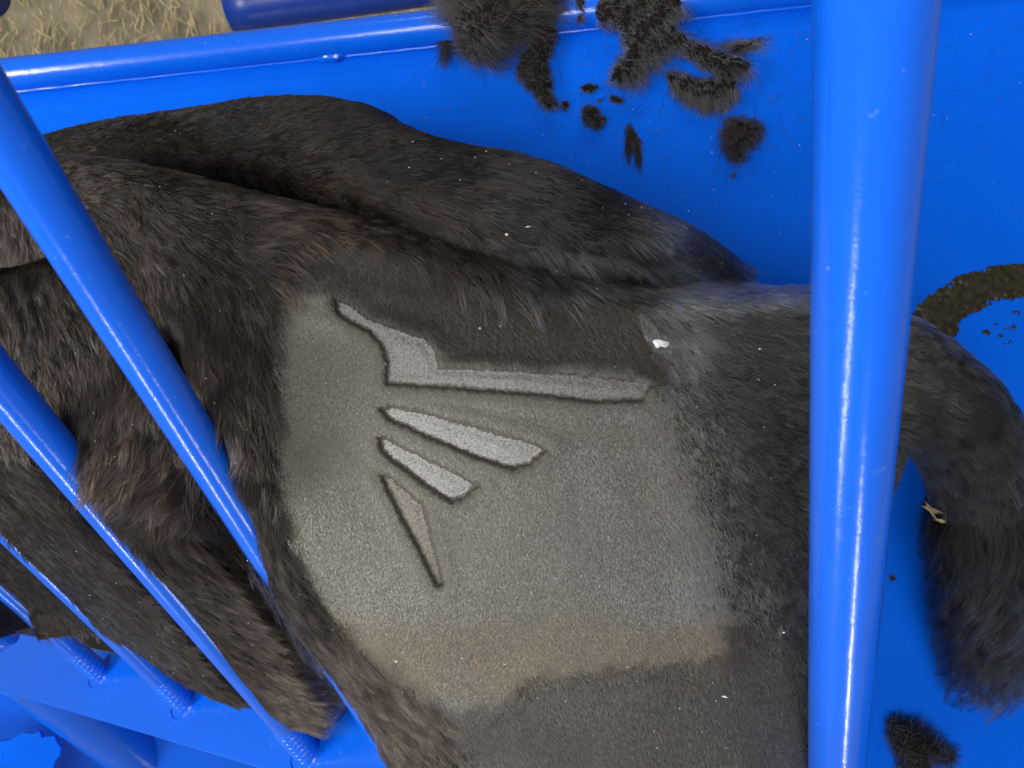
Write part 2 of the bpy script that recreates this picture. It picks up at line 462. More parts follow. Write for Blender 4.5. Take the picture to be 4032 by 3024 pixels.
# ------------------------------------------------------------------ calf: height layers
XY = lambda L: [(P(*q).x, P(*q).y, P(*q).z) for q in L]
near_ctrl = XY([(-300, 900, .69), (100, 820, .665), (400, 800, .645), (800, 880, .63), (1100, 1050, .635), (1500, 960, .625), (2000, 1120, .64), (2500, 1250, .66), (2900, 1300, .685), (3300, 1400, .72), (3520, 1600, .765),
    (-300, 1300, .70), (0, 1300, .685), (400, 1300, .665), (700, 1300, .635), (900, 1400, .612), (930, 1750, .607), (1130, 1720, .640), (1080, 2050, .645), (1240, 2150, .655), (1290, 2480, .70), (1450, 2450, .675), (1560, 2850, .745), (1700, 2780, .70),
    (1500, 1500, .642), (2000, 1600, .635), (2500, 1600, .655), (1500, 2000, .652), (2000, 2200, .643), (2600, 2200, .665), (3000, 1900, .70), (1900, 2600, .680), (2400, 2700, .683), (3000, 2600, .72), (3350, 2300, .785), (3400, 2800, .81), (2200, 3150, .73), (3000, 3150, .76), (1800, 3300, .78)])
far_ctrl = XY([(-200, 560, .92), (200, 520, .86), (600, 520, .80), (1000, 440, .765), (1300, 480, .71), (1700, 640, .675), (2200, 780, .685), (2700, 930, .745), (2950, 1070, .79), (1000, 650, .695), (1500, 800, .622), (2000, 950, .628), (2500, 1080, .655), (2850, 1150, .72), (300, 640, .84)])
near_out = [(-600, 760, 0.8), (0, 700, 0.78), (215, 545, 0.76), (435, 513, 0.73), (715, 545, 0.7), (1015, 620, 0.69), (1415, 705, 0.68), (1915, 835, 0.685), (2415, 955, 0.7), (2765, 1000, 0.72), (3115, 1010, 0.75), (3365, 1055, 0.8), (3580, 1270, 0.86), (3690, 1500, 0.88), (3600, 1800, 0.88), (3510, 2050, 0.88), (3475, 2250, 0.88), (3490, 2600, 0.88), (3440, 2950, 0.88), (3400, 3500, 0.9), (2600, 3650, 0.9), (1850, 3450, 0.86), (1500, 3140, 0.80), (1320, 2890, 0.755), (1095, 2640, 0.715), (945, 2420, 0.68), (845, 2150, 0.645), (715, 1880, 0.62), (640, 1680, 0.615), (560, 1500, 0.63), (500, 1480, 0.7), (0, 1500, 0.75), (-600, 1500, 0.78)]
far_out = [(-600, 640, 0.95), (-120, 400, 0.93), (100, 350, 0.9), (400, 265, 0.87), (700, 220, 0.84), (950, 170, 0.82), (1150, 150, 0.8), (1330, 165, 0.79), (1520, 225, 0.78), (1680, 325, 0.775), (1845, 385, 0.775), (2045, 415, 0.78), (2295, 500, 0.79), (2585, 640, 0.81), (2835, 750, 0.84), (3005, 880, 0.86), (3130, 1035, 0.88), (2900, 1350, 0.88), (2000, 1300, 0.9), (1000, 1000, 0.9), (-600, 900, 0.95)]
RP = np.array([p for r in rods for p in (r[1], r[2])])
Ap = np.c_[RP[:, :2], np.ones(len(RP))]; plane = np.linalg.lstsq(Ap, RP[:, 2], rcond=None)[0]
def dpl(u, v):                  # depth where the ray of a pixel meets the plane of the rods
    a, b2, c = plane; k = 1 / F
    return (ZC - c) / (1 + a * (u - 2016) * k - b2 * (v - 1512) * k)
belly_px = [(-700, 900), (300, 1150), (880, 1500), (1020, 1950), (1200, 2300), (1380, 2600), (1430, 2800), (1400, 2880), (1330, 2905), (1200, 2850), (1050, 2770), (900, 2715), (760, 2660), (600, 2580), (470, 2530), (330, 2480), (120, 2450), (0, 2455), (-250, 2430), (-700, 2300)]
belly_out = [(u, v, dpl(u, v) + 0.02) for u, v in belly_px]

def lines(a, b, fine0, fine1, cs, fs):
    l = [np.arange(a, fine0, cs), np.arange(fine0, fine1, fs), np.arange(fine1, b, cs)]
    return np.concatenate(l)
gx = lines(-1.12, 0.52, -0.165, 0.13, 0.0028, 0.0011)
gy = lines(-0.80, 0.40, -0.180, 0.085, 0.0028, 0.0011)
cx = np.arange(-1.13, 0.54, 0.006); cy = np.arange(-0.81, 0.42, 0.006)
CX, CY = np.meshgrid(cx, cy)
GX, GY = np.meshgrid(gx, gy)
def bil(xs, ys, Z, x, y):
    i = np.clip(np.searchsorted(xs, x) - 1, 0, len(xs) - 2); j = np.clip(np.searchsorted(ys, y) - 1, 0, len(ys) - 2)
    fx = (x - xs[i]) / (xs[i + 1] - xs[i]); fy = (y - ys[j]) / (ys[j + 1] - ys[j])
    return (Z[j, i] * (1 - fx) + Z[j, i + 1] * fx) * (1 - fy) + (Z[j + 1, i] * (1 - fx) + Z[j + 1, i + 1] * fx) * fy
def outline(o):
    return catmull([(P(*q).x, P(*q).y) for q in o], True, 5)
def layer(ctrl, out, R, ztop=None, lip=False):
    sd = poly_sdf(outline(out), CX, CY)
    zt = tps(ctrl, CX, CY) if ctrl else ztop
    sd = bil(cx, cy, sd, GX, GY); zt = bil(cx, cy, zt, GX, GY)
    t = np.clip(sd / R, 0, 1)
    prof = np.sqrt(np.clip(1 - (1 - t) ** 2, 0, 1))
    zb = 0.80
    if lip:      # over the flank the skin rolls over a short lip, then drops
        w = sstep(-0.02, -0.12, GX) * sstep(0.09, 0.0, GY)
        zb = zb + (np.maximum(zt - 0.13, 0.80) - zb) * w
    return np.where(sd > 0, zb + (zt - zb) * prof, 0.78), sd
Zn, sdn = layer(near_ctrl, near_out, 0.060, lip=True)
Zf, sdf = layer(far_ctrl, far_out, 0.085)
bz = tps([tuple(r[0] + RD * t + np.array([0, 0, 0.006])) for r, d_ in zip(rods, rod_def) for t in np.linspace(d_[3], d_[4], 5)], CX, CY)
bz = np.clip(bz, 0.30, 1.345) + 0.013 + 0.012 * (fbm(CX * 14, CY * 9, 21) - 0.5)
sdb = bil(cx, cy, poly_sdf(outline(belly_out), CX, CY), GX, GY)
zt = bil(cx, cy, bz, GX, GY)
tb = np.clip(sdb / 0.05, 0, 1); Zb = np.where(sdb > 0, 0.36 + (zt - 0.36) * np.sqrt(np.clip(1 - (1 - tb) ** 2, 0, 1)), 0.34)
# soft folds on the loin
U0, V0 = px(GX, GY, np.maximum(Zn, Zf))
Zn = Zn + 0.006 * (fbm(GX * 22 + GY * 6, GY * 10, 5) - 0.5) * sstep(1300, 900, U0) + 0.003 * (fbm(GX * 18, GY * 18, 8) - 0.5)
Zf = Zf + 0.004 * (fbm(GX * 30 - GY * 40, GY * 12, 11) - 0.5)
Z = smax(Zn, Zf, 0.022 + 0.060 * sstep(900, 1500, U0))
Z = smax(Z, Zb, 0.02)
# rods sink into the flesh
for k, (p0, a, e) in enumerate(rods):
    dxy = RD[:2] / np.linalg.norm(RD[:2]); nxy = np.array([-dxy[1], dxy[0]])
    rel_x = GX - p0[0]; rel_y = GY - p0[1]
    al = rel_x * dxy[0] + rel_y * dxy[1]; ds = rel_x * nxy[0] + rel_y * nxy[1]      # ds > 0 to the right of the rod
    zr = p0[2] - al / np.linalg.norm(RD[:2])
    sh = [sstep(0.17, 0.30, al), sstep(0.02, 0.12, al) * sstep(0.52, 0.40, al), sstep(-0.02, 0.05, al) * sstep(0.30, 0.20, al), 0 * al][k]
    ds2 = ds + [0.024, 0.016, 0.010, 0][k] * sh + 0.008 * (fbm(al * 22, al * 0, 31 + k) - 0.5) * (k > 0)
    cap = zr - 0.016 + (ds2 / 0.040) ** 2 * (0.06 + [0.8, 0.35, 0.25, 0][k] * sh * (ds2 > 0))
    cap = np.where(np.abs(ds2) > 0.085, 9.0, cap)
    Z = np.where(Z > 0.36, smin(Z, cap, 0.010), Z)
ins = np.maximum(np.maximum(sdn, sdf), sdb)
# skin bridges the crease between the loin and the far hip
ci = np.arange(len(cx)); Zc = bil(gx, gy, Z, np.clip(CX, gx[0], gx[-1]), np.clip(CY, gy[0], gy[-1]))
def boxblur(A, r):
    for ax in (0, 1):
        A = sum(np.roll(A, k, ax) for k in range(-r, r + 1)) / (2 * r + 1)
    return A
Zbl = bil(cx, cy, boxblur(boxblur(Zc, 5), 4), GX, GY)
Ux, Vx = px(GX, GY, Z)
wf = sstep(850, 1300, Ux) * sstep(2900, 2500, Ux) * sstep(450, 600, Vx) * sstep(1200, 1060, Vx) * sstep(0.03, 0.06, np.maximum(sdn, sdf))
Z = Z + wf * np.maximum(0, Zbl + 0.004 - Z)

# brand
k1 = 4032 / 2212
brand_px = [
    [(722, 645), (748, 652), (800, 688), (868, 712), (918, 727), (945, 760), (951, 792), (1050, 795), (1200, 803), (1330, 815), (1414, 826), (1388, 864), (1300, 868), (1150, 852), (1000, 839), (836, 828), (836, 790), (828, 750), (800, 716), (750, 690), (726, 672)],
    [(824, 884), (850, 876), (920, 892), (1060, 930), (1150, 955), (1182, 970), (1150, 1000), (1112, 1010), (1050, 995), (940, 950), (838, 905)],
    [(820, 945), (840, 946), (880, 970), (960, 1008), (1036, 1046), (1010, 1068), (976, 1084), (930, 1055), (860, 1005), (826, 975)],
    [(824, 1026), (842, 1028), (880, 1060), (912, 1088), (930, 1150), (946, 1210), (958, 1262), (946, 1268), (925, 1225), (880, 1140), (845, 1075)]]
def ray_to_body(u, v, it=8):
    d = 0.65
    for _ in range(it):
        p = P(u, v, d); d = 0.5 * d + 0.5 * (ZC - float(bil(gx, gy, Z, np.array(p.x), np.array(p.y))))
    return P(u, v, d)
brand_xy = []
for poly in brand_px:
    brand_xy.append(np.array([[ray_to_body(a * k1, b2 * k1).x, ray_to_body(a * k1, b2 * k1).y] for a, b2 in poly]))
bmask = (GX > -0.17) & (GX < 0.135) & (GY > -0.185) & (GY < 0.09)
bsd = np.full(GX.shape, -1.0)
bsd_each = []
jit = 0.0026 * (fbm(GX[bmask] * 420, GY[bmask] * 420, 4) - 0.5) + 0.0022 * (fbm(GX[bmask] * 120, GY[bmask] * 120, 6) - 0.5)
for poly in brand_xy:
    s = np.full(GX.shape, -1.0); s[bmask] = poly_sdf(poly, GX[bmask], GY[bmask]) + jit
    bsd_each.append(s); bsd = np.maximum(bsd, s)
gyb, gxb = np.gradient(bsd, gy, gx)
lowside = np.clip(0.5 + 0.6 * (gyb * 0.9 + gxb * 0.4), 0.0, 1)    # trench deeper along lower rims; singed tone there also carries painted shade
plate = sstep(-0.0035, 0.0015, bsd)
groove = np.exp(-((bsd + 0.0002) / 0.0011) ** 2)
swell = np.exp(-((bsd + 0.0080) / 0.0065) ** 2)
Z = Z - 0.0040 * plate * (1 - 0.35 * sstep(0.003, 0.012, bsd)) - 0.0020 * groove * lowside + 0.0017 * swell
rim = np.clip(groove * (0.10 + 0.80 * lowside), 0, 1)

# mesh
valid = ins > 0
vid = np.full(Z.shape, -1, np.int64)
cell = valid[:-1, :-1] | valid[1:, :-1] | valid[:-1, 1:] | valid[1:, 1:]
use = np.zeros(Z.shape, bool); use[:-1, :-1] |= cell; use[1:, :-1] |= cell; use[:-1, 1:] |= cell; use[1:, 1:] |= cell
vid[use] = np.arange(use.sum())
jj, ii = np.nonzero(cell)
q = np.stack([vid[jj, ii], vid[jj, ii + 1], vid[jj + 1, ii + 1], vid[jj + 1, ii]], 1)
V = np.stack([GX[use], GY[use], Z[use]], 1)
nb = len(V)

# tail, part of the same skin
tail_c = [(3150, 1400, .80), (3380, 1440, .765), (3580, 1520, .765), (3760, 1660, .785), (3850, 1850, .83), (3880, 2060, .88), (3890, 2290, .935), (3885, 2480, .985)]
tail_r = np.array([.060, .056, .052, .050, .050, .046, .040, .022])
tc3 = catmull([tuple(P(*t)) for t in tail_c], False, 6); tr = np.interp(np.linspace(0, 1, len(tc3)), np.linspace(0, 1, len(tail_r)), tail_r)
Vt, qt = tube_np(tc3, tr, 48)
V = np.vstack([V, Vt]); qall = np.vstack([q, qt[:, ::-1] + nb])
me = from_np('calf', V, qall)

# regions
clip_px = np.array([(1125, 1030), (1230, 965), (1450, 975), (1680, 1050), (1850, 1140), (2100, 1165), (2350, 1140), (2530, 1205), (2570, 1340), (2600, 1500), (2660, 1680), (2720, 1900), (2790, 2120), (2860, 2380), (2895, 2590), (2500, 2660), (2120, 2700), (2020, 2790), (1800, 2830), (1660, 2760), (1500, 2640), (1380, 2520), (1230, 2330), (1140, 2130), (1095, 1900), (1085, 1650), (1105, 1300)], float)
clip_poly = catmull(clip_px, True, 4)
short_px = np.array([(1660, 2760), (1800, 2830), (2020, 2790), (2120, 2700), (2500, 2660), (2895, 2590), (3080, 2560), (3150, 2800), (3100, 3400), (1950, 3400), (1850, 2980)], float)
short_poly = catmull(short_px, True, 3)
CUg = np.arange(-900, 4700, 12.0); CVg = np.arange(-200, 3800, 12.0)
_u, _v = np.meshgrid(CUg, CVg)
clip_g = poly_sdf(clip_poly, _u, _v) + 60 * (fbm(_u / 60, _v / 60, 51) - 0.5) + 110 * (fbm(_u / 25, _v / 25, 57) - 0.5) * np.maximum(sstep(2300, 2600, _u), 0.5 * sstep(2500, 2620, _v))
short_g = poly_sdf(short_poly, _u, _v) + 120 * (fbm(_u / 120, _v / 120, 53) - 0.5)
def clip_at(u, v):              # positive inside the clipped patch, with a ragged edge
    return bil(CUg, CVg, clip_g, np.clip(u, -890, 4680), np.clip(v, -190, 3780))
def short_at(u, v):
    return bil(CUg, CVg, short_g, np.clip(u, -890, 4680), np.clip(v, -190, 3780))
def top_at(u, v):               # longer-cut band under the ridge; shade is also put into its colour
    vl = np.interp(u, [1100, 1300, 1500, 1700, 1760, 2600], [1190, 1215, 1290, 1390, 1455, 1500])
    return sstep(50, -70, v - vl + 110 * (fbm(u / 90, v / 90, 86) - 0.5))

# skin colour attributes
vu, vv = px(V[:, 0], V[:, 1], V[:, 2])
tp = top_at(vu, vv)
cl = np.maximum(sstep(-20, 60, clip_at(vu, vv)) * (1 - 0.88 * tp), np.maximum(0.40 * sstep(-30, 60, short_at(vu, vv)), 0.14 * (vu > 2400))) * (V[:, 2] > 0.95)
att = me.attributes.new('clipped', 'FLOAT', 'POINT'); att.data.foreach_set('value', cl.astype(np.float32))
rm = np.zeros(len(V)); rm[:nb] = rim[use]
att = me.attributes.new('singed_shade', 'FLOAT', 'POINT'); att.data.foreach_set('value', rm.astype(np.float32))
M_skin, nt, b = new_mat('calf_skin'); L = nt.links.new
a1 = nd(nt, 'ShaderNodeAttribute'); a1.attribute_name = 'clipped'
a2 = nd(nt, 'ShaderNodeAttribute'); a2.attribute_name = 'singed_shade'
tc = nd(nt, 'ShaderNodeTexCoord')
n1 = nd(nt, 'ShaderNodeTexNoise'); n1.inputs['Scale'].default_value = 700; n1.inputs['Detail'].default_value = 3; L(tc.outputs['Object'], n1.inputs['Vector'])
cc = ramp(nt, n1.outputs[0], [(0.3, (0.068, 0.061, 0.049)), (0.7, (0.130, 0.119, 0.097))])
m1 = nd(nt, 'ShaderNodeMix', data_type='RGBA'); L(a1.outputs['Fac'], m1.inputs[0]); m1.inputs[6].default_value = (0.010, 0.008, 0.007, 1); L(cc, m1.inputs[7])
m2 = nd(nt, 'ShaderNodeMix', data_type='RGBA'); L(a2.outputs['Fac'], m2.inputs[0]); L(m1.outputs[2], m2.inputs[6]); m2.inputs[7].default_value = (0.020, 0.016, 0.013, 1)
L(m2.outputs[2], b.inputs['Base Color']); b.inputs['Roughness'].default_value = 0.65; b.inputs['Specular IOR Level'].default_value = 0.25
bp = nd(nt, 'ShaderNodeBump'); bp.inputs['Strength'].default_value = 0.5; bp.inputs['Distance'].default_value = 0.0006
L(n1.outputs[0], bp.inputs['Height']); L(bp.outputs[0], b.inputs['Normal'])
calf = link('calf', me, M_skin)
tag(calf, 'black calf lying with a clipped and branded hip, held between blue bars', 'calf')

# brand strokes: raised pale skin
M_brand, nt, b = new_mat('branded_skin'); L = nt.links.new
tc = nd(nt, 'ShaderNodeTexCoord')
n1 = nd(nt, 'ShaderNodeTexNoise'); n1.inputs['Scale'].default_value = 620; n1.inputs['Detail'].default_value = 4; n1.inputs['Roughness'].default_value = 0.7; L(tc.outputs['Object'], n1.inputs['Vector'])
n2 = nd(nt, 'ShaderNodeTexNoise'); n2.inputs['Scale'].default_value = 16; n2.inputs['Detail'].default_value = 3; L(tc.outputs['Object'], n2.inputs['Vector'])
at = nd(nt, 'ShaderNodeAttribute'); at.attribute_type = 'OBJECT'; at.attribute_name = 'tone'
c1 = ramp(nt, n1.outputs[0], [(0.36, (0.09, 0.086, 0.08)), (0.50, (0.21, 0.205, 0.195)), (0.64, (0.31, 0.305, 0.29))])
c2 = ramp(nt, n1.outputs[0], [(0.34, (0.045, 0.038, 0.030)), (0.66, (0.19, 0.165, 0.128))])
mm = nd(nt, 'ShaderNodeMix', data_type='RGBA'); L(at.outputs['Fac'], mm.inputs[0]); L(c1, mm.inputs[6]); L(c2, mm.inputs[7])
L(mm.outputs[2], b.inputs['Base Color'])
b.inputs['Roughness'].default_value = 0.42; b.inputs['Specular IOR Level'].default_value = 0.5
bp = nd(nt, 'ShaderNodeBump'); bp.inputs['Strength'].default_value = 0.7; bp.inputs['Distance'].default_value = 0.0008
L(n1.outputs[0], bp.inputs['Height']); L(bp.outputs[0], b.inputs['Normal'])
tones = [0.6, 0.0, 0.05, 0.9]
blab = ['branded wing edge, long bent stroke under the ridge', 'longest pale branded feather stroke', 'shorter pale branded feather stroke', 'thin brown branded spike stroke']
for k, s in enumerate(bsd_each):
    ok = s > 0.0014
    cellb = ok[:-1, :-1] & ok[1:, :-1] & ok[:-1, 1:] & ok[1:, 1:]
    um = np.zeros(Z.shape, bool); um[:-1, :-1] |= cellb; um[1:, :-1] |= cellb; um[:-1, 1:] |= cellb; um[1:, 1:] |= cellb
    vi = np.full(Z.shape, -1, np.int64); vi[um] = np.arange(um.sum())
    j2, i2 = np.nonzero(cellb)
    qq = np.stack([vi[j2, i2], vi[j2, i2 + 1], vi[j2 + 1, i2 + 1], vi[j2 + 1, i2]], 1)
    zz = Z[um] + 0.0007 * sstep(0.0005, 0.002, s[um]) + 0.0005 * (rng.random(um.sum()) - 0.3)
    o = link('brand_stroke', from_np('brand_stroke', np.stack([GX[um], GY[um], zz], 1), qq), M_brand, calf)
    o['tone'] = tones[k]; o['label'] = blab[k]

# ------------------------------------------------------------------ coat
gZy, gZx = np.gradient(Z, gy, gx)
gZx = np.clip(gZx, -5, 5); gZy = np.clip(gZy, -5, 5)
flow_pts = np.array([  # u, v, du, dv, length mm, lift, clump, R, G, B
    (200, 500, 1, .05, 12, .18, .35, .012, .010, .009), (900, 430, 1, -.10, 17, .20, .45, .020, .017, .016), (1300, 480, 1, -.12, 19, .22, .5, .018, .015, .014), (1700, 640, 1, .0, 20, .2, .5, .012, .010, .009),
    (2300, 820, 1, .12, 20, .18, .4, .010, .009, .008), (2800, 1000, 1, .3, 12, .18, .35, .009, .008, .008), (1500, 720, 1, .05, 16, .2, .5, .012, .011, .010), (2000, 900, 1, .18, 18, .22, .45, .018, .017, .016),
    (350, 680, .9, .25, 18, .35, .55, .030, .024, .021), (700, 700, .95, .35, 20, .35, .55, .024, .020, .018), (500, 900, .55, .8, 18, .4, .6, .026, .021, .019), (800, 900, .75, .55, 20, .4, .6, .030, .024, .021),
    (1150, 860, .9, .35, 24, .38, .6, .055, .034, .026), (1500, 900, .8, .55, 26, .4, .6, .045, .029, .023), (1800, 1000, .6, .8, 30, .4, .6, .030, .025, .023), (2100, 1060, .7, .75, 30, .38, .55, .030, .029, .029), (2400, 1080, .9, .5, 28, .35, .5, .032, .032, .033), (1350, 940, .8, .5, 20, .5, .5, .06, .035, .025),
    (1700, 1030, .45, .9, 34, .45, .6, .062, .053, .048), (1900, 1100, .4, .92, 38, .45, .6, .066, .060, .058), (2080, 1125, .35, .95, 38, .45, .6, .072, .068, .068), (2250, 1110, .5, .85, 36, .42, .55, .072, .070, .072), (2420, 1110, .8, .6, 32, .38, .5, .042, .042, .043),
    (2700, 1150, 1, .15, 26, .3, .45, .030, .031, .032), (3100, 1180, 1, .1, 22, .3, .45, .026, .027, .028), (2650, 1350, .75, .65, 22, .3, .4, .028, .028, .028), (2900, 1500, .95, .3, 16, .25, .4, .026, .025, .024), (3150, 1800, .95, .35, 14, .25, .4, .024, .022, .021), (2800, 1800, .7, .75, 13, .25, .35, .030, .028, .026), (3050, 2150, .7, .7, 13, .28, .4, .026, .022, .020), (3050, 2500, .45, .9, 11, .3, .35, .028, .026, .023), (3400, 1500, 1, .3, 14, .25, .4, .024, .023, .021), (3480, 2500, .4, .9, 14, .5, .5, .060, .042, .030),
    (1000, 980, .8, -.25, 30, .4, .65, .034, .029, .027), (1120, 1000, .5, .5, 30, .45, .6, .045, .036, .03), (980, 1180, .35, .95, 30, .38, .6, .050, .045, .041), (1080, 1250, .05, 1, 24, .38, .6, .040, .034, .030), (880, 1350, .15, 1, 24, .35, .55, .034, .028, .025), (1000, 1650, .1, 1, 26, .38, .6, .036, .030, .027), (1040, 2000, .25, 1, 26, .4, .6, .034, .028, .025), (1200, 2350, .55, .85, 26, .45, .6, .034, .028, .025), (1420, 2650, .65, .75, 26, .45, .65, .040, .035, .031), (1650, 2900, .65, .8, 24, .45, .6, .040, .034, .029),
    (50, 950, .2, 1, 20, .3, .5, .030, .026, .023), (100, 1250, .15, 1, 22, .3, .5, .036, .031, .028), (350, 1250, .25, 1, 20, .3, .5, .030, .025, .022), (600, 1200, .35, .95, 20, .35, .55, .028, .023, .021), (250, 1550, .1, 1, 22, .35, .55, .042, .034, .029), (550, 1550, -.1, 1, 26, .38, .6, .040, .031, .026), (480, 1800, -.55, .8, 36, .45, .75, .058, .040, .031), (650, 1950, -.7, .6, 36, .5, .75, .046, .031, .025), (420, 2000, -.1, 1, 28, .4, .6, .048, .037, .031), (800, 2150, .5, .8, 30, .4, .6, .034, .025, .021), (1000, 2400, .75, .6, 28, .35, .55, .044, .036, .031), (1200, 2700, .85, .5, 26, .35, .5, .055, .045, .037), (800, 2400, .7, .7, 24, .33, .5, .050, .043, .037),
    (100, 1850, .5, .85, 18, .3, .45, .046, .040, .035), (350, 2200, .65, .75, 18, .3, .45, .048, .042, .036), (650, 2450, .75, .65, 20, .3, .5, .046, .038, .033), (850, 2620, .8, .6, 24, .4, .6, .030, .022, .018), (150, 2250, .6, .8, 16, .3, .4, .018, .015, .013), (0, 2400, .6, .8, 14, .3, .4, .03, .026, .023),
    (2300, 2850, .3, .95, 8, .45, .2, .060, .055, .047), (2800, 2800, .35, .95, 9, .4, .25, .045, .042, .038), (1950, 2900, .4, .95, 8, .45, .2, .060, .054, .046)], float)
gain = 1.15 + 6.5 * ((flow_pts[:, 0] > 2550) & (flow_pts[:, 1] > 1100)) + 0.4 * ((flow_pts[:, 0] > 850) & (flow_pts[:, 0] < 2550) & (flow_pts[:, 1] > 800)) - 0.55 * (flow_pts[:, 1] > 1700) * (flow_pts[:, 0] < 1300)  # rump hair tint raised: sheen painted into the colour
gain = np.where((flow_pts[:, 1] < 1010) & (flow_pts[:, 0] > 900) & (flow_pts[:, 1] < 560 + 0.17 * flow_pts[:, 0]), 0.5, gain)
far = (flow_pts[:, 1] < 1010) & (flow_pts[:, 0] > 150) & (flow_pts[:, 1] < 480 + 0.19 * flow_pts[:, 0])
gain = np.where(far, 0.42, gain); flow_pts[far, 6] = 0.27; flow_pts[far, 5] = 0.16  # far hip tint lowered here and above: its shade is painted in
gain = gain * np.where((flow_pts[:, 0] < 2450) & (flow_pts[:, 1] < 2650), 0.60, 1.0) * np.where((flow_pts[:, 0] < 1500) & (flow_pts[:, 1] < 2900), 0.85, 1.0)
flow_pts[:, 7:10] *= gain[:, None]
red = (flow_pts[:, 1] > 800) & (flow_pts[:, 1] < 1000) & (flow_pts[:, 0] > 1100) & (flow_pts[:, 0] < 1600); flow_pts[red, 7] *= 0.85
flow_pts[flow_pts[:, 0] < 2000, 7] *= 1.16; flow_pts[flow_pts[:, 0] < 2000, 9] *= 0.88
def flow(u, v):
    u = np.asarray(u); v = np.asarray(v)
    acc = np.zeros((len(u), 8)); wt = np.zeros(len(u))
    for p in flow_pts:
        r2 = ((u - p[0]) ** 2 + (v - p[1]) ** 2) / 150.0 ** 2
        w = 1 / (r2 + 0.25) ** 2.2
        acc += w[:, None] * p[2:]; wt += w
    return acc / wt[:, None]

def surf(x, y):
    z = bil(gx, gy, Z, x, y); a = bil(gx, gy, gZx, x, y); b2 = bil(gx, gy, gZy, x, y)
    n = np.stack([-a, -b2, np.ones_like(a)], -1); n /= np.linalg.norm(n, axis=1)[:, None]
    return z, a, b2, n

def sample(nwant, accept):
    """random roots on the body, uniform over its area"""
    X, Y = [], []
    got = 0
    while got < nwant:
        m = int(nwant * 1.5)
        x = rng.uniform(gx[0], gx[-1], m); y = rng.uniform(gy[0], gy[-1], m)
        s = bil(gx, gy, ins, x, y)
        a = bil(gx, gy, gZx, x, y); b2 = bil(gx, gy, gZy, x, y)
        k = (s > 0.0015) & (rng.random(m) < np.sqrt(1 + a * a + b2 * b2) / 4.0)
        x = x[k]; y = y[k]
        z = bil(gx, gy, Z, x, y); u, v = px(x, y, z)
        k = (u > -330) & (u < 4250) & (v > 150) & (v < 3300)
        x, y, u, v = x[k], y[k], u[k], v[k]
        k = accept(u, v, x, y); X.append(x[k]); Y.append(y[k]); got += k.sum()
    return np.concatenate(X)[:nwant], np.concatenate(Y)[:nwant]

def grow(x, y, dvx, dvy, Ls, lift, droop, K, wave, tipx=None):
    """strand polylines from roots along a tangent field"""
    z, a, b2, n = surf(x, y)
    t = np.stack([dvx, dvy, a * dvx + b2 * dvy], -1); t /= np.linalg.norm(t, axis=1)[:, None] + 1e-9
    s = np.linspace(0, 1, K)
    root = np.stack([x, y, z], -1) - n * 0.0006
    side = np.cross(n, t)
    up = lift[:, None] * (s[None] - droop * s[None] ** 2)
    ph = rng.uniform(0, 6.28, len(x))[:, None]; fr = rng.uniform(3, 7, len(x))[:, None]
    sw = wave[:, None] * np.sin(ph + fr * s[None]) * s[None]
    uw = wave[:, None] * 0.6 * np.cos(ph * 1.7 + fr * s[None]) * s[None]
    p = root[:, None] + Ls[:, None, None] * (s[None, :, None] * t[:, None] + (up + uw)[:, :, None] * n[:, None] + sw[:, :, None] * side[:, None])
    return p

def long_ok(u, v, x, y):
    return (clip_at(u, v) < 0) & (short_at(u, v) < 0)

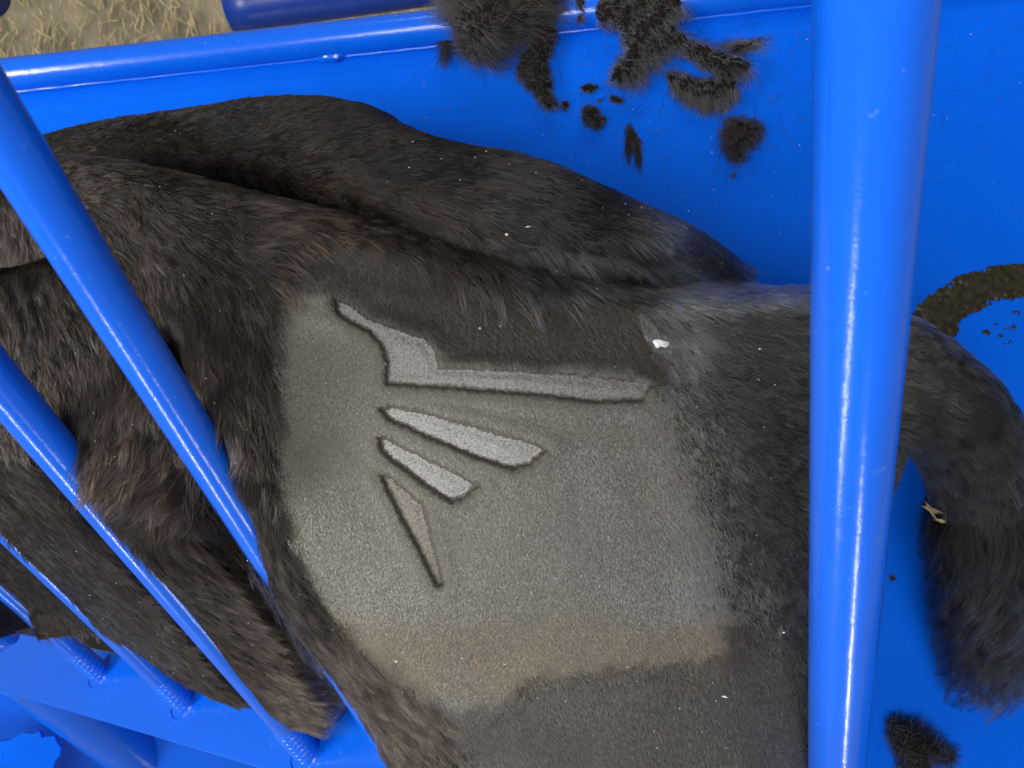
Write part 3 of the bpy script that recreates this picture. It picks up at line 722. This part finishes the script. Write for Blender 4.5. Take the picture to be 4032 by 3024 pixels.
def fur(name, n_clump, per, accept, K=6, radius=0.00020, sigma=0.0035, len_mul=1.0, seed=0, mat=None, dim=1.0):
    cxr, cyr = sample(n_clump, accept)
    cz = bil(gx, gy, Z, cxr, cyr); u, v = px(cxr, cyr, cz)
    fl = flow(u, v)
    # coherent waviness of the flow
    ang = np.arctan2(-fl[:, 1], fl[:, 0]) + 0.55 * (fbm(u / 90, v / 90, 61 + seed) - 0.5) * 2 * 0.6 + rng.normal(0, 0.10 + 0.16 * fl[:, 4], len(u))
    Lc = fl[:, 2] * 0.001 * len_mul * rng.uniform(0.72, 1.2, len(u))
    ce = clip_at(u, v); rs = sstep(2450, 2650, u) * sstep(1250, 1500, v)
    Lc *= 1 - rs * 0.40 * sstep(-160, -10, ce)
    lift = fl[:, 3] * rng.uniform(0.6, 1.3, len(u)) + 0.25 * (fbm(u / 70, v / 70, 71) - 0.5)
    lift = np.clip(lift, 0.08, 1.2)
    droop = 0.62
    cp = grow(cxr, cyr, np.cos(ang), np.sin(ang), Lc, lift, droop, K, np.full(len(u), 0.05))
    idx = np.repeat(np.arange(len(u)), per)
    m = len(idx)
    sg = sigma * (0.7 + 0.8 * rng.random(len(u)))
    x = cxr[idx] + rng.normal(0, 1, m) * sg[idx]; y = cyr[idx] + rng.normal(0, 1, m) * sg[idx]
    ok = bil(gx, gy, ins, x, y) > 0.001
    zz = bil(gx, gy, Z, x, y); ok &= np.abs(zz - cz[idx]) < 0.03
    uu, vv2 = px(x, y, zz); ok &= accept(uu, vv2, x, y)
    x, y, idx = x[ok], y[ok], idx[ok]; m = len(idx)
    a2 = ang[idx] + rng.normal(0, 0.16, m)
    p = grow(x, y, np.cos(a2), np.sin(a2), Lc[idx] * rng.uniform(0.7, 1.12, m), np.clip(lift[idx] * rng.uniform(0.7, 1.3, m), .05, 1.4), droop, K, np.full(m, 0.06))
    s = np.linspace(0, 1, K)
    c = ((fl[idx, 4] + 0.06) * rng.uniform(0.7, 1.25, m))[:, None] * s[None] ** 1.4
    c = np.clip(c, 0, 0.92)
    p = p * (1 - c[:, :, None]) + cp[idx] * c[:, :, None]
    keep = np.ones(m, bool)
    for (p0, a_, e_) in rods:      # nothing grows through the steel
        rel = p - p0; dd = rdn
        keep &= (np.linalg.norm(rel - (rel @ dd)[..., None] * dd, axis=2) > ROD_R * 1.01).all(1)
    p, idx = p[keep], idx[keep]; m = len(idx)
    tone = dim * np.exp(rng.normal(0, 1, len(u)) * np.clip(1.2 * (fl[:, 4] - 0.1), 0.12, 0.55) - 0.15)[idx] * rng.lognormal(-0.06, 0.42, m)
    tint = fl[idx, 5:8] * tone[:, None]
    warm = (rng.random(m) < 0.10)
    tint[warm] *= np.array([1.8, 1.45, 1.25])
    rad = radius * rng.uniform(0.75, 1.25, m)[:, None] * np.array([1, 1, .95, .85, .6, .15] if K == 6 else np.linspace(1, .2, K))[None]
    return curves_obj(name, p, rad, np.clip(tint, 0.002, 0.9), mat or M_hair, calf)

fur('long_coat', 30000, 10, long_ok, sigma=0.0026, radius=0.00024)
o = fur('undercoat', 60000, 1, long_ok, sigma=0.001, radius=0.00026, len_mul=0.6, seed=3, dim=0.45)  # tint darkened to put shade into the gaps between locks

fur('rump_coat', 70000, 1, lambda u, v, x, y: (u > 2450) & (clip_at(u, v) < 25) & (short_at(u, v) < 0), sigma=0.001, radius=0.00027, len_mul=0.85, seed=5, dim=0.7)
# clipped stubble
def clip_ok(u, v, x, y):
    c_ = clip_at(u, v)
    return ((c_ > -12) | ((c_ > -110) & ((u > 2450) | (v > 2500)) & (rng.random(len(u)) < 0.55 * (1 + c_ / 110)))) & ((bil(gx, gy, bsd, x, y) < -0.0022) | (rng.random(len(u)) < 0.55 + 0.35 * (bil(gx, gy, bsd, x, y) > 0.0010)))
n = 230000
x, y = sample(n, clip_ok)
z = bil(gx, gy, Z, x, y); u, v = px(x, y, z)
ang = np.arctan2(-1.0, 0.30) + 0.5 * (fbm(u / 160, v / 160, 81) - 0.5) + rng.normal(0, 0.28, n)
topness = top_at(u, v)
right = sstep(2350, 2600, u - (v - 1300) * 0.2)
Ls = 0.0025 * rng.uniform(0.6, 1.4, n) * (1 + 1.0 * topness + 0.8 * right)
Ls = np.where(bil(gx, gy, bsd, x, y) > -0.0015, 0.0016 * rng.uniform(.6, 1.4, n), Ls)
p = grow(x, y, np.cos(ang), np.sin(ang), Ls, np.full(n, 0.55) * rng.uniform(.5, 1.5, n), 0.4, 4, np.full(n, 0.05))
sandy = fbm(u / 420, v / 300, 91)
brown = sstep(2330, 2560, v) * sstep(2800, 2690, v) * (0.45 + 1.1 * fbm(u / 140, v / 200, 93))
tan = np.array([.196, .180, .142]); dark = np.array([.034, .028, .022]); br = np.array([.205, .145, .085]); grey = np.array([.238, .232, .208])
mix = sstep(0.35, 0.65, sandy)[:, None]
col = (tan * mix + grey * (1 - mix)) * (0.42 + 1.0 * fbm(u / 430, v / 360, 95))[:, None]
col = col * (1 - np.clip(brown, 0, .95)[:, None]) + br * np.clip(brown, 0, .95)[:, None]
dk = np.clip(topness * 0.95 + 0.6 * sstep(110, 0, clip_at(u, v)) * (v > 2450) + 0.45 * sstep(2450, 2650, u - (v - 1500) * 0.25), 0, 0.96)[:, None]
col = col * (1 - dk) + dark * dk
bs = bil(gx, gy, bsd, x, y)
inb = bs > 0.0004
silver = np.array([.29, .286, .272]); brk = bil(gx, gy, bsd_each[3], x, y) > 0; b1 = bil(gx, gy, bsd_each[0], x, y) > 0
col[inb] = silver; col[inb & brk] = (.17, .130, .090); col[inb & b1] = (.19, .184, .17)
edge = (np.abs(bs + 0.0004) < 0.0014); col[edge] *= (0.35 + 0.6 * (1 - bil(gx, gy, lowside, x, y)))[edge][:, None]  # lower stroke edges darkened: shade put into the stubble colour
near_b = np.exp(-((bs + 0.006) / 0.006) ** 2); col *= (1 - 0.30 * near_b)[:, None]  # soft shading around the strokes, painted into the stubble
col *= (rng.lognormal(0, 0.27, n))[:, None]
rad = 0.00018 * rng.uniform(.7, 1.3, n)[:, None] * np.array([1, 1, .85, .4])[None]
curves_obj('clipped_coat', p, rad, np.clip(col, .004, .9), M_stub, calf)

# short coat on the lower thigh
def short_ok(u, v, x, y): return (short_at(u, v) > -40) & (clip_at(u, v) < 40)
n = 95000
x, y = sample(n, short_ok); z = bil(gx, gy, Z, x, y); u, v = px(x, y, z); fl = flow(u, v)
ang = np.arctan2(-fl[:, 1], fl[:, 0]) + 0.7 * (fbm(u / 100, v / 100, 84) - 0.5) + rng.normal(0, 0.28, n)
p = grow(x, y, np.cos(ang), np.sin(ang), 0.0045 * rng.uniform(.6, 1.4, n), np.full(n, 0.35) * rng.uniform(.5, 1.5, n), 0.4, 5, np.full(n, 0.08))
col = np.array([.066, .061, .051]) * (0.65 + 0.7 * fbm(u / 200, v / 200, 88))[:, None] * rng.lognormal(0, 0.28, n)[:, None]
curves_obj('short_coat', p, 0.00024 * rng.uniform(.7, 1.3, n)[:, None] * np.array([1, 1, .9, .7, .25])[None], np.clip(col, .004, .9), M_stub, calf)

# tail hair
def tail_hair(name, n, s0, s1, Lmm, lift, wave, clump, radius, colr, tipspread=0.0):
    L = len(tc3)
    ci = max(n // 24, 1)
    def frames(si):
        i = np.clip((si * (L - 1)).astype(int), 0, L - 2); f = si * (L - 1) - i
        c = tc3[i] * (1 - f)[:, None] + tc3[i + 1] * f[:, None]; t = tc3[i + 1] - tc3[i]; t /= np.linalg.norm(t, axis=1)[:, None]
        r = tr[i] * (1 - f) + tr[i + 1] * f
        a = np.cross(np.array([0, 0, 1.0]), t); a /= np.linalg.norm(a, axis=1)[:, None]; b2 = np.cross(t, a)
        return c, t, r, a, b2
    K = 8; s = np.linspace(0, 1, K)
    def strand(si, th, Ls, lf, w, ph):
        c, t, r, a, b2 = frames(si)
        nn = np.cos(th)[:, None] * a + np.sin(th)[:, None] * b2
        sd = np.cross(t, nn)
        root = c + nn * (r * 0.985)[:, None]
        up = lf[:, None] * (s[None] - 0.65 * s[None] ** 2)
        return root[:, None] + Ls[:, None, None] * (s[None, :, None] * t[:, None] + (up + 0.5 * w[:, None] * np.cos(ph[:, None] * 1.3 + 5 * s[None]) * s[None])[:, :, None] * nn[:, None] + (w[:, None] * np.sin(ph[:, None] + 6 * s[None]) * s[None])[:, :, None] * sd[:, None])
    sc = rng.uniform(s0, s1, ci); thc = rng.uniform(0, 6.283, ci)
    Lc = Lmm * .001 * rng.uniform(.7, 1.2, ci); phc = rng.uniform(0, 6.28, ci)
    cp = strand(sc, thc, Lc, np.full(ci, lift), np.full(ci, wave), phc)
    idx = rng.integers(0, ci, n)
    p = strand(np.clip(sc[idx] + rng.normal(0, .006, n), 0, .999), thc[idx] + rng.normal(0, .09, n), Lc[idx] * rng.uniform(.75, 1.1, n), lift * rng.uniform(.6, 1.4, n), np.full(n, wave), phc[idx] + rng.normal(0, .4, n))
    c = np.clip(clump * s ** 1.3, 0, .9)
    p = p * (1 - c[None, :, None]) + cp[idx] * c[None, :, None]
    floor = zs(p[:, :, 0]) + 0.004
    p[:, :, 2] = np.where(p[:, :, 2] < floor, floor, p[:, :, 2])
    tint = np.array(colr) * (rng.lognormal(0, .5, ci)[idx] * rng.lognormal(0, .4, n))[:, None]
    return curves_obj(name, p, radius * rng.uniform(.75, 1.25, n)[:, None] * np.linspace(1, .3, K)[None], np.clip(tint, .002, .9), M_hair, calf)
tail_hair('tail_coat', 34000, 0.12, 0.86, 22, .40, .05, .45, .00026, (.026, .025, .023))
tail_hair('tail_switch', 21000, 0.62, 0.995, 115, .42, .16, .74, .00027, (.020, .020, .019))

# ------------------------------------------------------------------ hair clippings on the sheet
M_mat = simple('matted_hair', (0.012, 0.010, 0.009), 0.9, 0.5, 300, 0.1)
def clump(label, poly, th, hairs, ang, L, spread, tint, wave=0.12, lift=0.5, crumb=0.0, seed=0, lifts=0.0, group='clipped hair tufts lying on the blue sheet'):
    """poly in photo pixels on the sheet; ang in image degrees (0 right, 90 down)"""
    pp = catmull([(Ps(u, v, lifts).x, Ps(u, v, lifts).y) for u, v in poly], True, 4)
    x0, y0 = pp.min(0) - .004; x1, y1 = pp.max(0) + .004
    st = max(0.0022, (x1 - x0) / 60)
    xs = np.arange(x0, x1 + st, st); ys = np.arange(y0, y1 + st, st); X, Y = np.meshgrid(xs, ys)
    sd = poly_sdf(pp, X, Y) + 0.010 * (fbm(X * 140, Y * 140, seed) - 0.55)
    R = min(0.02, max(sd.max(), .004))
    base = zs(X) + lifts
    zz = base + 1.3 * th * np.sqrt(np.clip(1 - (1 - np.clip(sd / R, 0, 1)) ** 2, 0, 1)) * (0.45 + 0.75 * fbm(X * 90, Y * 90, seed + 5)) + 0.0015
    ok = sd > 0
    cl_ = ok[:-1, :-1] & ok[1:, :-1] & ok[:-1, 1:] & ok[1:, 1:]
    um = np.zeros(X.shape, bool); um[:-1, :-1] |= cl_; um[1:, :-1] |= cl_; um[:-1, 1:] |= cl_; um[1:, 1:] |= cl_
    c = pp.mean(0)
    root = empty('hair_clipping', (c[0], c[1], zs(c[0]) + lifts), label, 'hair', group)
    if um.sum() > 3:
        vi = np.full(X.shape, -1, np.int64); vi[um] = np.arange(um.sum()); j2, i2 = np.nonzero(cl_)
        qq = np.stack([vi[j2, i2], vi[j2, i2 + 1], vi[j2 + 1, i2 + 1], vi[j2 + 1, i2]], 1)
        link('matted_core', from_np('matted_core', np.stack([X[um], Y[um], zz[um]], 1), qq), M_mat, root)
    # hairs
    n = hairs; hx, hy, hz = [], [], []
    got = 0
    while got < n:
        x = rng.uniform(x0, x1, n * 3); y = rng.uniform(y0, y1, n * 3)
        s = bil(xs, ys, sd, x, y); k = s > 0.0005
        hx.append(x[k]); hy.append(y[k]); got += k.sum()
    x = np.concatenate(hx)[:n]; y = np.concatenate(hy)[:n]
    z = bil(xs, ys, zz, x, y)
    z = zs(x) + lifts + (z - zs(x) - lifts) * rng.uniform(.3, 1.0, n)
    if callable(ang): A0 = ang(x, y, c)
    else: A0 = np.full(n, -math.radians(ang))
    A0 = A0 + rng.normal(0, spread, n) + 1.2 * (fbm(x * 70, y * 70, seed + 9) - 0.5)
    cr = rng.random(n) < crumb
    A0[cr] = rng.uniform(0, 6.28, cr.sum())
    Ls = L * 1.15 * rng.uniform(.5, 1.15, n); Ls[cr] *= rng.uniform(.2, .5, cr.sum())
    K = 6; s = np.linspace(0, 1, K)
    ph = rng.uniform(0, 6.28, n)[:, None]
    w = wave * (1 + 1.5 * cr)[:, None]
    lf = 1.25 * lift * rng.uniform(-.3, 1.0, n)[:, None]
    a_ = A0[:, None] + w * 3 * np.sin(ph + 3 * s[None])
    seg = Ls[:, None] / (K - 1)
    px_ = x[:, None] + np.cumsum(np.concatenate([np.zeros((n, 1)), np.cos(a_[:, 1:]) * seg], 1), 1)
    py_ = y[:, None] + np.cumsum(np.concatenate([np.zeros((n, 1)), np.sin(a_[:, 1:]) * seg], 1), 1)
    pz_ = z[:, None] + Ls[:, None] * lf * (s[None] - 0.85 * s[None] ** 2)
    pz_ = np.maximum(pz_, zs(px_) + 0.0012 + min(lifts, 0) * 1.6)
    p = np.stack([px_, py_, pz_], -1)
    p -= (p.mean(1) - p[:, 0])[:, None] * 0.6
    col = np.array(tint) * (rng.lognormal(-.15, .65, n) * (0.5 + 1.0 * fbm(x * 260, y * 260, seed + 3)))[:, None]
    h = curves_obj('hair', p, 0.00036 * rng.uniform(.6, 1.3, n)[:, None] * np.array([1, 1, .95, .9, .7, .3])[None], np.clip(col, .003, .9), M_hair, root)
    return root
BK = (.030, .025, .021); BG = (.082, .077, .069); OL = (.048, .045, .038)
clump('largest dark tuft of clipped hair fanning out over the rail', [(1790, 60), (1830, -60), (2130, -80), (2180, 20), (2140, 110), (2060, 160), (2000, 170), (1930, 250), (1890, 270), (1820, 210), (1790, 140)], .040, 6500,
      lambda x, y, c: np.arctan2(y - c[1] + .01, x - c[0] + .02) * 0.55 + np.where(x > c[0], .25, 2.2) * 0.45, .060, .35, BK, .06, .6, .05, 1, 0.012)
clump('thin curved wisp of hair at the rim of the largest tuft', [(1770, 60), (1795, 75), (1785, 150), (1762, 210), (1745, 190), (1748, 120)], .008, 500, 105, .040, .12, BK, .08, .3, 0, 2, 0.006)
clump('long crumbly strip of clipped hair hanging below the rail', [(2090, 120), (2150, 90), (2190, 130), (2165, 230), (2165, 300), (2180, 370), (2195, 430), (2150, 430), (2110, 390), (2060, 340), (2030, 290), (2060, 220), (2085, 170)], .022, 4200, 100, .016, .7, OL, .3, .6, .6, 3, 0.004)
clump('small hooked tuft on the rail between the two big tufts', [(2200, -30), (2270, -20), (2300, 20), (2300, 60), (2280, 100), (2265, 60), (2250, 25), (2215, 15)], .014, 1400, 60, .016, .6, OL, .25, .5, .5, 4, 0.018)
clump('wide matted tuft of clipped hair reaching over the rail', [(2335, -60), (2600, -80), (2670, 0), (2690, 80), (2640, 100), (2680, 150), (2800, 200), (2920, 250), (2950, 290), (2880, 320), (2780, 290), (2660, 220), (2600, 240), (2570, 280), (2540, 270), (2520, 320), (2480, 350), (2420, 350), (2390, 330), (2420, 270), (2450, 200), (2420, 140), (2340, 110), (2330, 40)], .030, 8500,
      lambda x, y, c: -np.radians(35 + 25 * np.sin(x * 40)), .030, .45, BG, .15, .6, .40, 5, 0.006)
clump('feathery end of hair fanned out beside the matted tuft', [(2790, 195), (2860, 185), (2960, 160), (2990, 170), (2940, 200), (2880, 240), (2820, 250)], .006, 420, -12, .045, .18, BG, .08, .3, 0, 6)
clump('comb shaped band of stiff hair below the matted tuft', [(2620, 300), (2680, 300), (2760, 325), (2840, 320), (2900, 335), (2870, 400), (2820, 430), (2740, 420), (2670, 380), (2630, 340)], .020, 2600, 75, .026, .22, BG, .05, .5, .05, 7)
clump('greenish crumb of hair, the flat oval one', [(2290, 340), (2340, 335), (2355, 360), (2320, 378), (2290, 365)], .012, 420, 20, .009, 1.2, (.05, .047, .03), .4, .5, .8, 8)
clump('pea sized hair crumb beside the long strip', [(2208, 405), (2232, 402), (2238, 430), (2215, 436)], .008, 200, 80, .009, 1.2, OL, .4, .5, .8, 9)
clump('low hair crumb near the foot of the matted tuft', [(2395, 380), (2430, 385), (2445, 410), (2410, 415)], .009, 240, 30, .009, 1.2, OL, .4, .5, .8, 10)
clump('tiny hair crumb between two larger crumbs', [(2352, 390), (2374, 388), (2370, 415), (2352, 412)], .007, 130, 100, .007, 1.2, OL, .4, .5, .8, 11)
clump('star shaped dark clot of hair alone on the sheet', [(2295, 430), (2345, 425), (2360, 460), (2400, 465), (2380, 490), (2350, 515), (2310, 495), (2285, 465)], .018, 1100, 120, .014, 1.3, (.028, .024, .017), .3, .7, .6, 12)
clump('slim forked wisp of straight hair on the sheet', [(2478, 500), (2496, 505), (2510, 560), (2526, 630), (2505, 610), (2490, 560), (2470, 590), (2462, 560)], .003, 260, 82, .034, .16, (.016, .015, .014), .06, .15, 0, 13)
clump('round woolly ball of brown hair near the blue pipe', [(2855, 490), (2905, 480), (2960, 490), (2985, 520), (2970, 560), (2920, 590), (2910, 635), (2870, 630), (2855, 580), (2845, 530)], .024, 2000, 100, .026, 1.3, (.030, .022, .018), .3, .7, .3, 14)
clump('speck of hair just below the woolly ball', [(2870, 685), (2892, 680), (2895, 700), (2875, 704)], .006, 90, 30, .008, 1.3, OL, .4, .5, .5, 15)
clump('dark shaggy hair clump beneath the tail', [(3500, 2830), (3560, 2830), (3620, 2860), (3690, 2920), (3735, 2960), (3700, 2990), (3640, 2950), (3620, 3040), (3560, 3080), (3530, 2960), (3490, 2880)], .03, 2600, 40, .03, .9, (.014, .012, .010), .25, .6, .2, 16, 0.014)
clump('tiny dark hair fleck beside the lower pipe', [(3495, 2270), (3520, 2265), (3530, 2280), (3505, 2288)], .004, 60, 0, .008, 1.2, OL, .3, .4, .5, 17)

# loose single hairs strewn on the sheet
n = 520
u = np.concatenate([rng.normal(2550, 260, 330), rng.uniform(1500, 4000, 130), rng.normal(2980, 130, 60)]); v = np.concatenate([rng.normal(330, 150, 330), rng.uniform(60, 900, 130), rng.normal(450, 220, 60)])
v = np.clip(v, 20, 950)
L_ = rng.uniform(.006, .035, n) * np.where(rng.random(n) < .5, .35, 1); a0 = rng.uniform(0, 6.28, n); kk = rng.normal(0, 1.0, n)
s = np.linspace(0, 1, 7)
p = np.zeros((n, 7, 3))
for i in range(n):
    c = Ps(u[i], v[i])
    an = a0[i] + kk[i] * s; seg = L_[i] / 6
    X_ = c.x + np.concatenate([[0], np.cumsum(np.cos(an[1:]) * seg)]); Y_ = c.y + np.concatenate([[0], np.cumsum(np.sin(an[1:]) * seg)])
    p[i] = np.stack([X_, Y_, zs(X_) + .0016 + .0012 * np.sin(3.14 * s)], -1)
o = curves_obj('loose_hair', p, np.full((n, 7), .00022), np.full((n, 3), .02) * rng.lognormal(0, .5, n)[:, None], M_hair)
tag(o, 'single black hairs strewn over the blue sheet', 'loose hair', kind='stuff')

M_speck = simple('pale_chaff', (0.6, 0.62, 0.6), 0.6, 0.3, 50)
def flake(c, a, l, w):
    d = np.array([math.cos(a), math.sin(a), 0]) * l; q_ = np.array([-math.sin(a), math.cos(a), 0]) * w
    return [c - d, c + q_, c + d, c - q_, c + np.array([0, 0, w * .7])]
V = []; Q = []
for i in range(60):
    c = np.array(Ps(random.choice([random.gauss(2800, 350), random.uniform(1500, 4032)]), random.uniform(60, 1000))); c[2] = zs(c[0]) + .0012
    k = len(V); V += flake(c, random.uniform(0, 6.28), random.uniform(.0005, .0016), random.uniform(.0003, .0006))
    Q += [[k, k + 1, k + 4], [k + 1, k + 2, k + 4], [k + 2, k + 3, k + 4], [k + 3, k, k + 4]]
o = link('chaff', from_np('chaff', np.array(V), np.array(Q)), M_speck, None, False); tag(o, 'tiny pale chaff specks strewn over the blue sheet', 'chaff', kind='stuff')

# wet manure smear on the sheet behind the pipe
M_man, nt, b = new_mat('wet_manure'); L = nt.links.new
tc = nd(nt, 'ShaderNodeTexCoord'); n1 = nd(nt, 'ShaderNodeTexNoise'); n1.inputs['Scale'].default_value = 120; n1.inputs['Detail'].default_value = 6; L(tc.outputs['Object'], n1.inputs['Vector'])
L(ramp(nt, n1.outputs[0], [(0.35, (0.010, 0.008, 0.002)), (0.65, (0.034, 0.026, 0.008))]), b.inputs['Base Color'])
b.inputs['Roughness'].default_value = 0.4; b.inputs['Specular IOR Level'].default_value = 0.35
bp = nd(nt, 'ShaderNodeBump'); bp.inputs['Strength'].default_value = 0.35; bp.inputs['Distance'].default_value = 0.003
L(n1.outputs[0], bp.inputs['Height']); L(bp.outputs[0], b.inputs['Normal'])
pp = catmull([(Ps(u, v).x, Ps(u, v).y) for u, v in [(3560, 1330), (3590, 1240), (3650, 1170), (3760, 1105), (3860, 1060), (3980, 1045), (4300, 990), (4320, 1120), (4080, 1165), (3950, 1180), (3850, 1215), (3790, 1270), (3740, 1350), (3650, 1420), (3540, 1430)]], True, 4)
x0, y0 = pp.min(0) - .03; x1, y1 = pp.max(0) + .03
xs = np.arange(x0, x1, .0016); ys = np.arange(y0, y1, .0016); X, Y = np.meshgrid(xs, ys)
sd = poly_sdf(pp, X, Y) + .015 * (fbm(X * 60 + Y * 30, Y * 150, 7) - .40) + .010 * (fbm(X * 260, Y * 260, 9) - .5)
extra = 0.055 - np.hypot(X - Ps(3950, 1290).x, (Y - Ps(3950, 1290).y) * 1.6)
sd = np.maximum(sd, np.minimum(extra, .02) - .060 * (1 - fbm(X * 90 + 4, Y * 200, 15)) + .004)
ok = sd > 0; cl_ = ok[:-1, :-1] & ok[1:, :-1] & ok[:-1, 1:] & ok[1:, 1:]
um = np.zeros(X.shape, bool); um[:-1, :-1] |= cl_; um[1:, :-1] |= cl_; um[:-1, 1:] |= cl_; um[1:, 1:] |= cl_
vi = np.full(X.shape, -1, np.int64); vi[um] = np.arange(um.sum()); j2, i2 = np.nonzero(cl_)
qq = np.stack([vi[j2, i2], vi[j2, i2 + 1], vi[j2 + 1, i2 + 1], vi[j2 + 1, i2]], 1)
zz = zs(X) + .0016 + .0035 * np.clip(sd / .02, 0, 1) ** .6 * (.6 + .5 * fbm(X * 60, Y * 60, 19))
o = link('manure_smear', from_np('manure_smear', np.stack([X[um], Y[um], zz[um]], 1), qq), M_man); tag(o, 'wet brown manure smear on the blue sheet above the tail', 'manure')

# ------------------------------------------------------------------ small things on the coat
# bare wet spot by the tail head
M_white = simple('pale_scab', (0.62, 0.66, 0.66), 0.35, 0.2, 200, 0.5)
M_grey = simple('grey_bare_skin', (0.11, 0.115, 0.112), 0.35, 0.4, 300, 0.5)
def blob_on(name, poly, h, mat, parent, lift=0.0):
    pts = np.array([[ray_to_body(u, v).x, ray_to_body(u, v).y] for u, v in poly]); pp = catmull(pts, True, 4)
    bm = bmesh.new(); c = pp.mean(0); rings = []
    for f, hh in ((1, 0), (.8, .8), (.45, 1)):
        r = []
        for q_ in pp:
            w = c + (q_ - c) * f; z = float(bil(gx, gy, Z, np.array(w[0]), np.array(w[1])))
            r.append(bm.verts.new((w[0], w[1], z + lift + h * hh * random.uniform(.8, 1.2))))
        rings.append(r)
    n = len(pp)
    for a, b2 in zip(rings, rings[1:]):
        for i in range(n): bm.faces.new((a[i], a[(i + 1) % n], b2[(i + 1) % n], b2[i]))
    bm.faces.new(rings[-1])
    bmesh.ops.recalc_face_normals(bm, faces=bm.faces)
    me = bpy.data.meshes.new(name); bm.to_mesh(me); bm.free()
    return link(name, me, mat, parent)
o = blob_on('bare_spot', [(2510, 1250), (2550, 1240), (2600, 1310), (2650, 1340), (2650, 1385), (2590, 1395), (2550, 1350), (2525, 1300)], .0010, M_grey, calf, .0006)
o['label'] = 'grey bare skin patch in the coat'
o = blob_on('scab', [(2568, 1342), (2590, 1336), (2612, 1342), (2632, 1350), (2622, 1368), (2600, 1366), (2585, 1372), (2574, 1358)], .0018, M_white, calf, .0030)
o['label'] = 'bright white scab spot'

# flecks of dandruff, chaff
M_fleck = simple('chaff', (0.62, 0.58, 0.48), 0.5, 0.4, 90)
def fleck_mesh(name, items):
    V = []; Q = []
    for (c, a, l, w, h) in items:
        d = np.array([math.cos(a), math.sin(a), 0.15]); s_ = np.array([-math.sin(a), math.cos(a), 0]); up = np.array([0, 0, h])
        k = len(V)
        V += [c - d * l - s_ * w * .6, c + s_ * w - d * l * .2, c + d * l + s_ * w * .3, c - s_ * w + d * l * .2]
        V += [v_ + up for v_ in V[k:k + 4]]
        Q += [[k + 4, k + 7, k + 6, k + 5], [k, k + 1, k + 2, k + 3], [k, k + 4, k + 5, k + 1], [k + 1, k + 5, k + 6, k + 2], [k + 2, k + 6, k + 7, k + 3], [k + 3, k + 7, k + 4, k]]
    return from_np(name, np.array(V), np.array(Q))
def on_coat(u, v):
    p = ray_to_body(u, v)
    cl_ = clip_at(np.array([u]), np.array([v]))[0] > 0
    return np.array(p) + np.array([0, 0, .0025 if cl_ else .0075])
items = []
x, y = sample(260, lambda u, v, x, y: (u > 300) & (u < 3200) & (v > 500))
for i in range(260):
    z = float(bil(gx, gy, Z, np.array(x[i]), np.array(y[i]))); u, v = px(x[i], y[i], z)
    cl_ = clip_at(np.array([u]), np.array([v]))[0] > 0
    items.append((np.array([x[i], y[i], z + (.0018 if cl_ else .006)]), random.uniform(0, 6.28), random.uniform(.0003, .0008), random.uniform(.0002, .0005), .0003))
o = link('dandruff', fleck_mesh('dandruff', items), M_fleck, None, False); tag(o, 'tiny pale dandruff flecks strewn over the black coat', 'dandruff', kind='stuff')
chips = [(1890, 1293, .0022, .0018, 'round yellow chaff grain on the clipped patch above the brand'), (2345, 1143, .0038, .0011, 'yellow chaff sliver under the ridge of long hair'), (1562, 2600, .0030, .0022, 'cream chaff flake at the lower front rim of the clipped patch'), (2845, 2730, .0055, .0014, 'curled pale chaff sliver on the lower thigh'), (1995, 930, .0026, .0024, 'white chaff flake high on the dark back'), (3075, 2480, .0022, .0016, 'small white chaff flake near the broad pipe on the thigh'), (2980, 1375, .0020, .0016, 'upper pale chaff grain on the rump'), (2078, 900, .0045, .0010, 'silvery sliver lying on the back ridge')]
for (u, v, l, w, lab) in chips:
    c = on_coat(u, v); o = link('chaff_chip', fleck_mesh('chaff_chip', [(c, random.uniform(-.6, .3), l * .55, w * .5, .0007)]), M_fleck, None, False)
    tag(o, lab, 'chaff', 'chaff bits on the coat')
# dried straw bits in the tail
M_bits = simple('dry_straw_bits', (0.24, 0.18, 0.10), 0.7, 0.4, 80)
def tail_top(u, v):
    # nearest centre line point in the picture, lifted to the upper side
    best = min(range(len(tc3)), key=lambda i: (px(*tc3[i])[0] - u) ** 2 + (px(*tc3[i])[1] - v) ** 2)
    d = ZC - tc3[best][2]
    for _ in range(4):
        p = np.array(P(u, v, d)); off = np.linalg.norm((p - tc3[best])[:2]); h = math.sqrt(max(tr[best] ** 2 - min(off, tr[best] * .95) ** 2, 0))
        d = ZC - (tc3[best][2] + h)
    return np.array(P(u, v, d - .008))
for (u, v, l, w, a, lab) in [(3790, 2095, .016, .0055, -.25, 'tan flattened straw flake stuck low on the tail'), (3720, 2050, .015, .0022, -.2, 'slim straw stalk stuck above the tan flake on the tail'), (3670, 2010, .012, .003, -.8, 'crumpled straw bit at the inner edge of the tail'), (3800, 1575, .009, .003, .7, 'pale straw scrap on the upper bend of the tail')]:
    V = []; c = tail_top(u, v)
    its = [(c + np.array([random.uniform(-.3, .3) * l, random.uniform(-.5, .5) * w, random.uniform(0, .001)]), a + random.uniform(-.5, .5), l * random.uniform(.5, 1), w * random.uniform(.3, .8), .001) for _ in range(4)]
    o = link('straw_bit', fleck_mesh('straw_bit', its), M_bits, None, False); tag(o, lab, 'straw bit', 'straw bits caught in the tail')
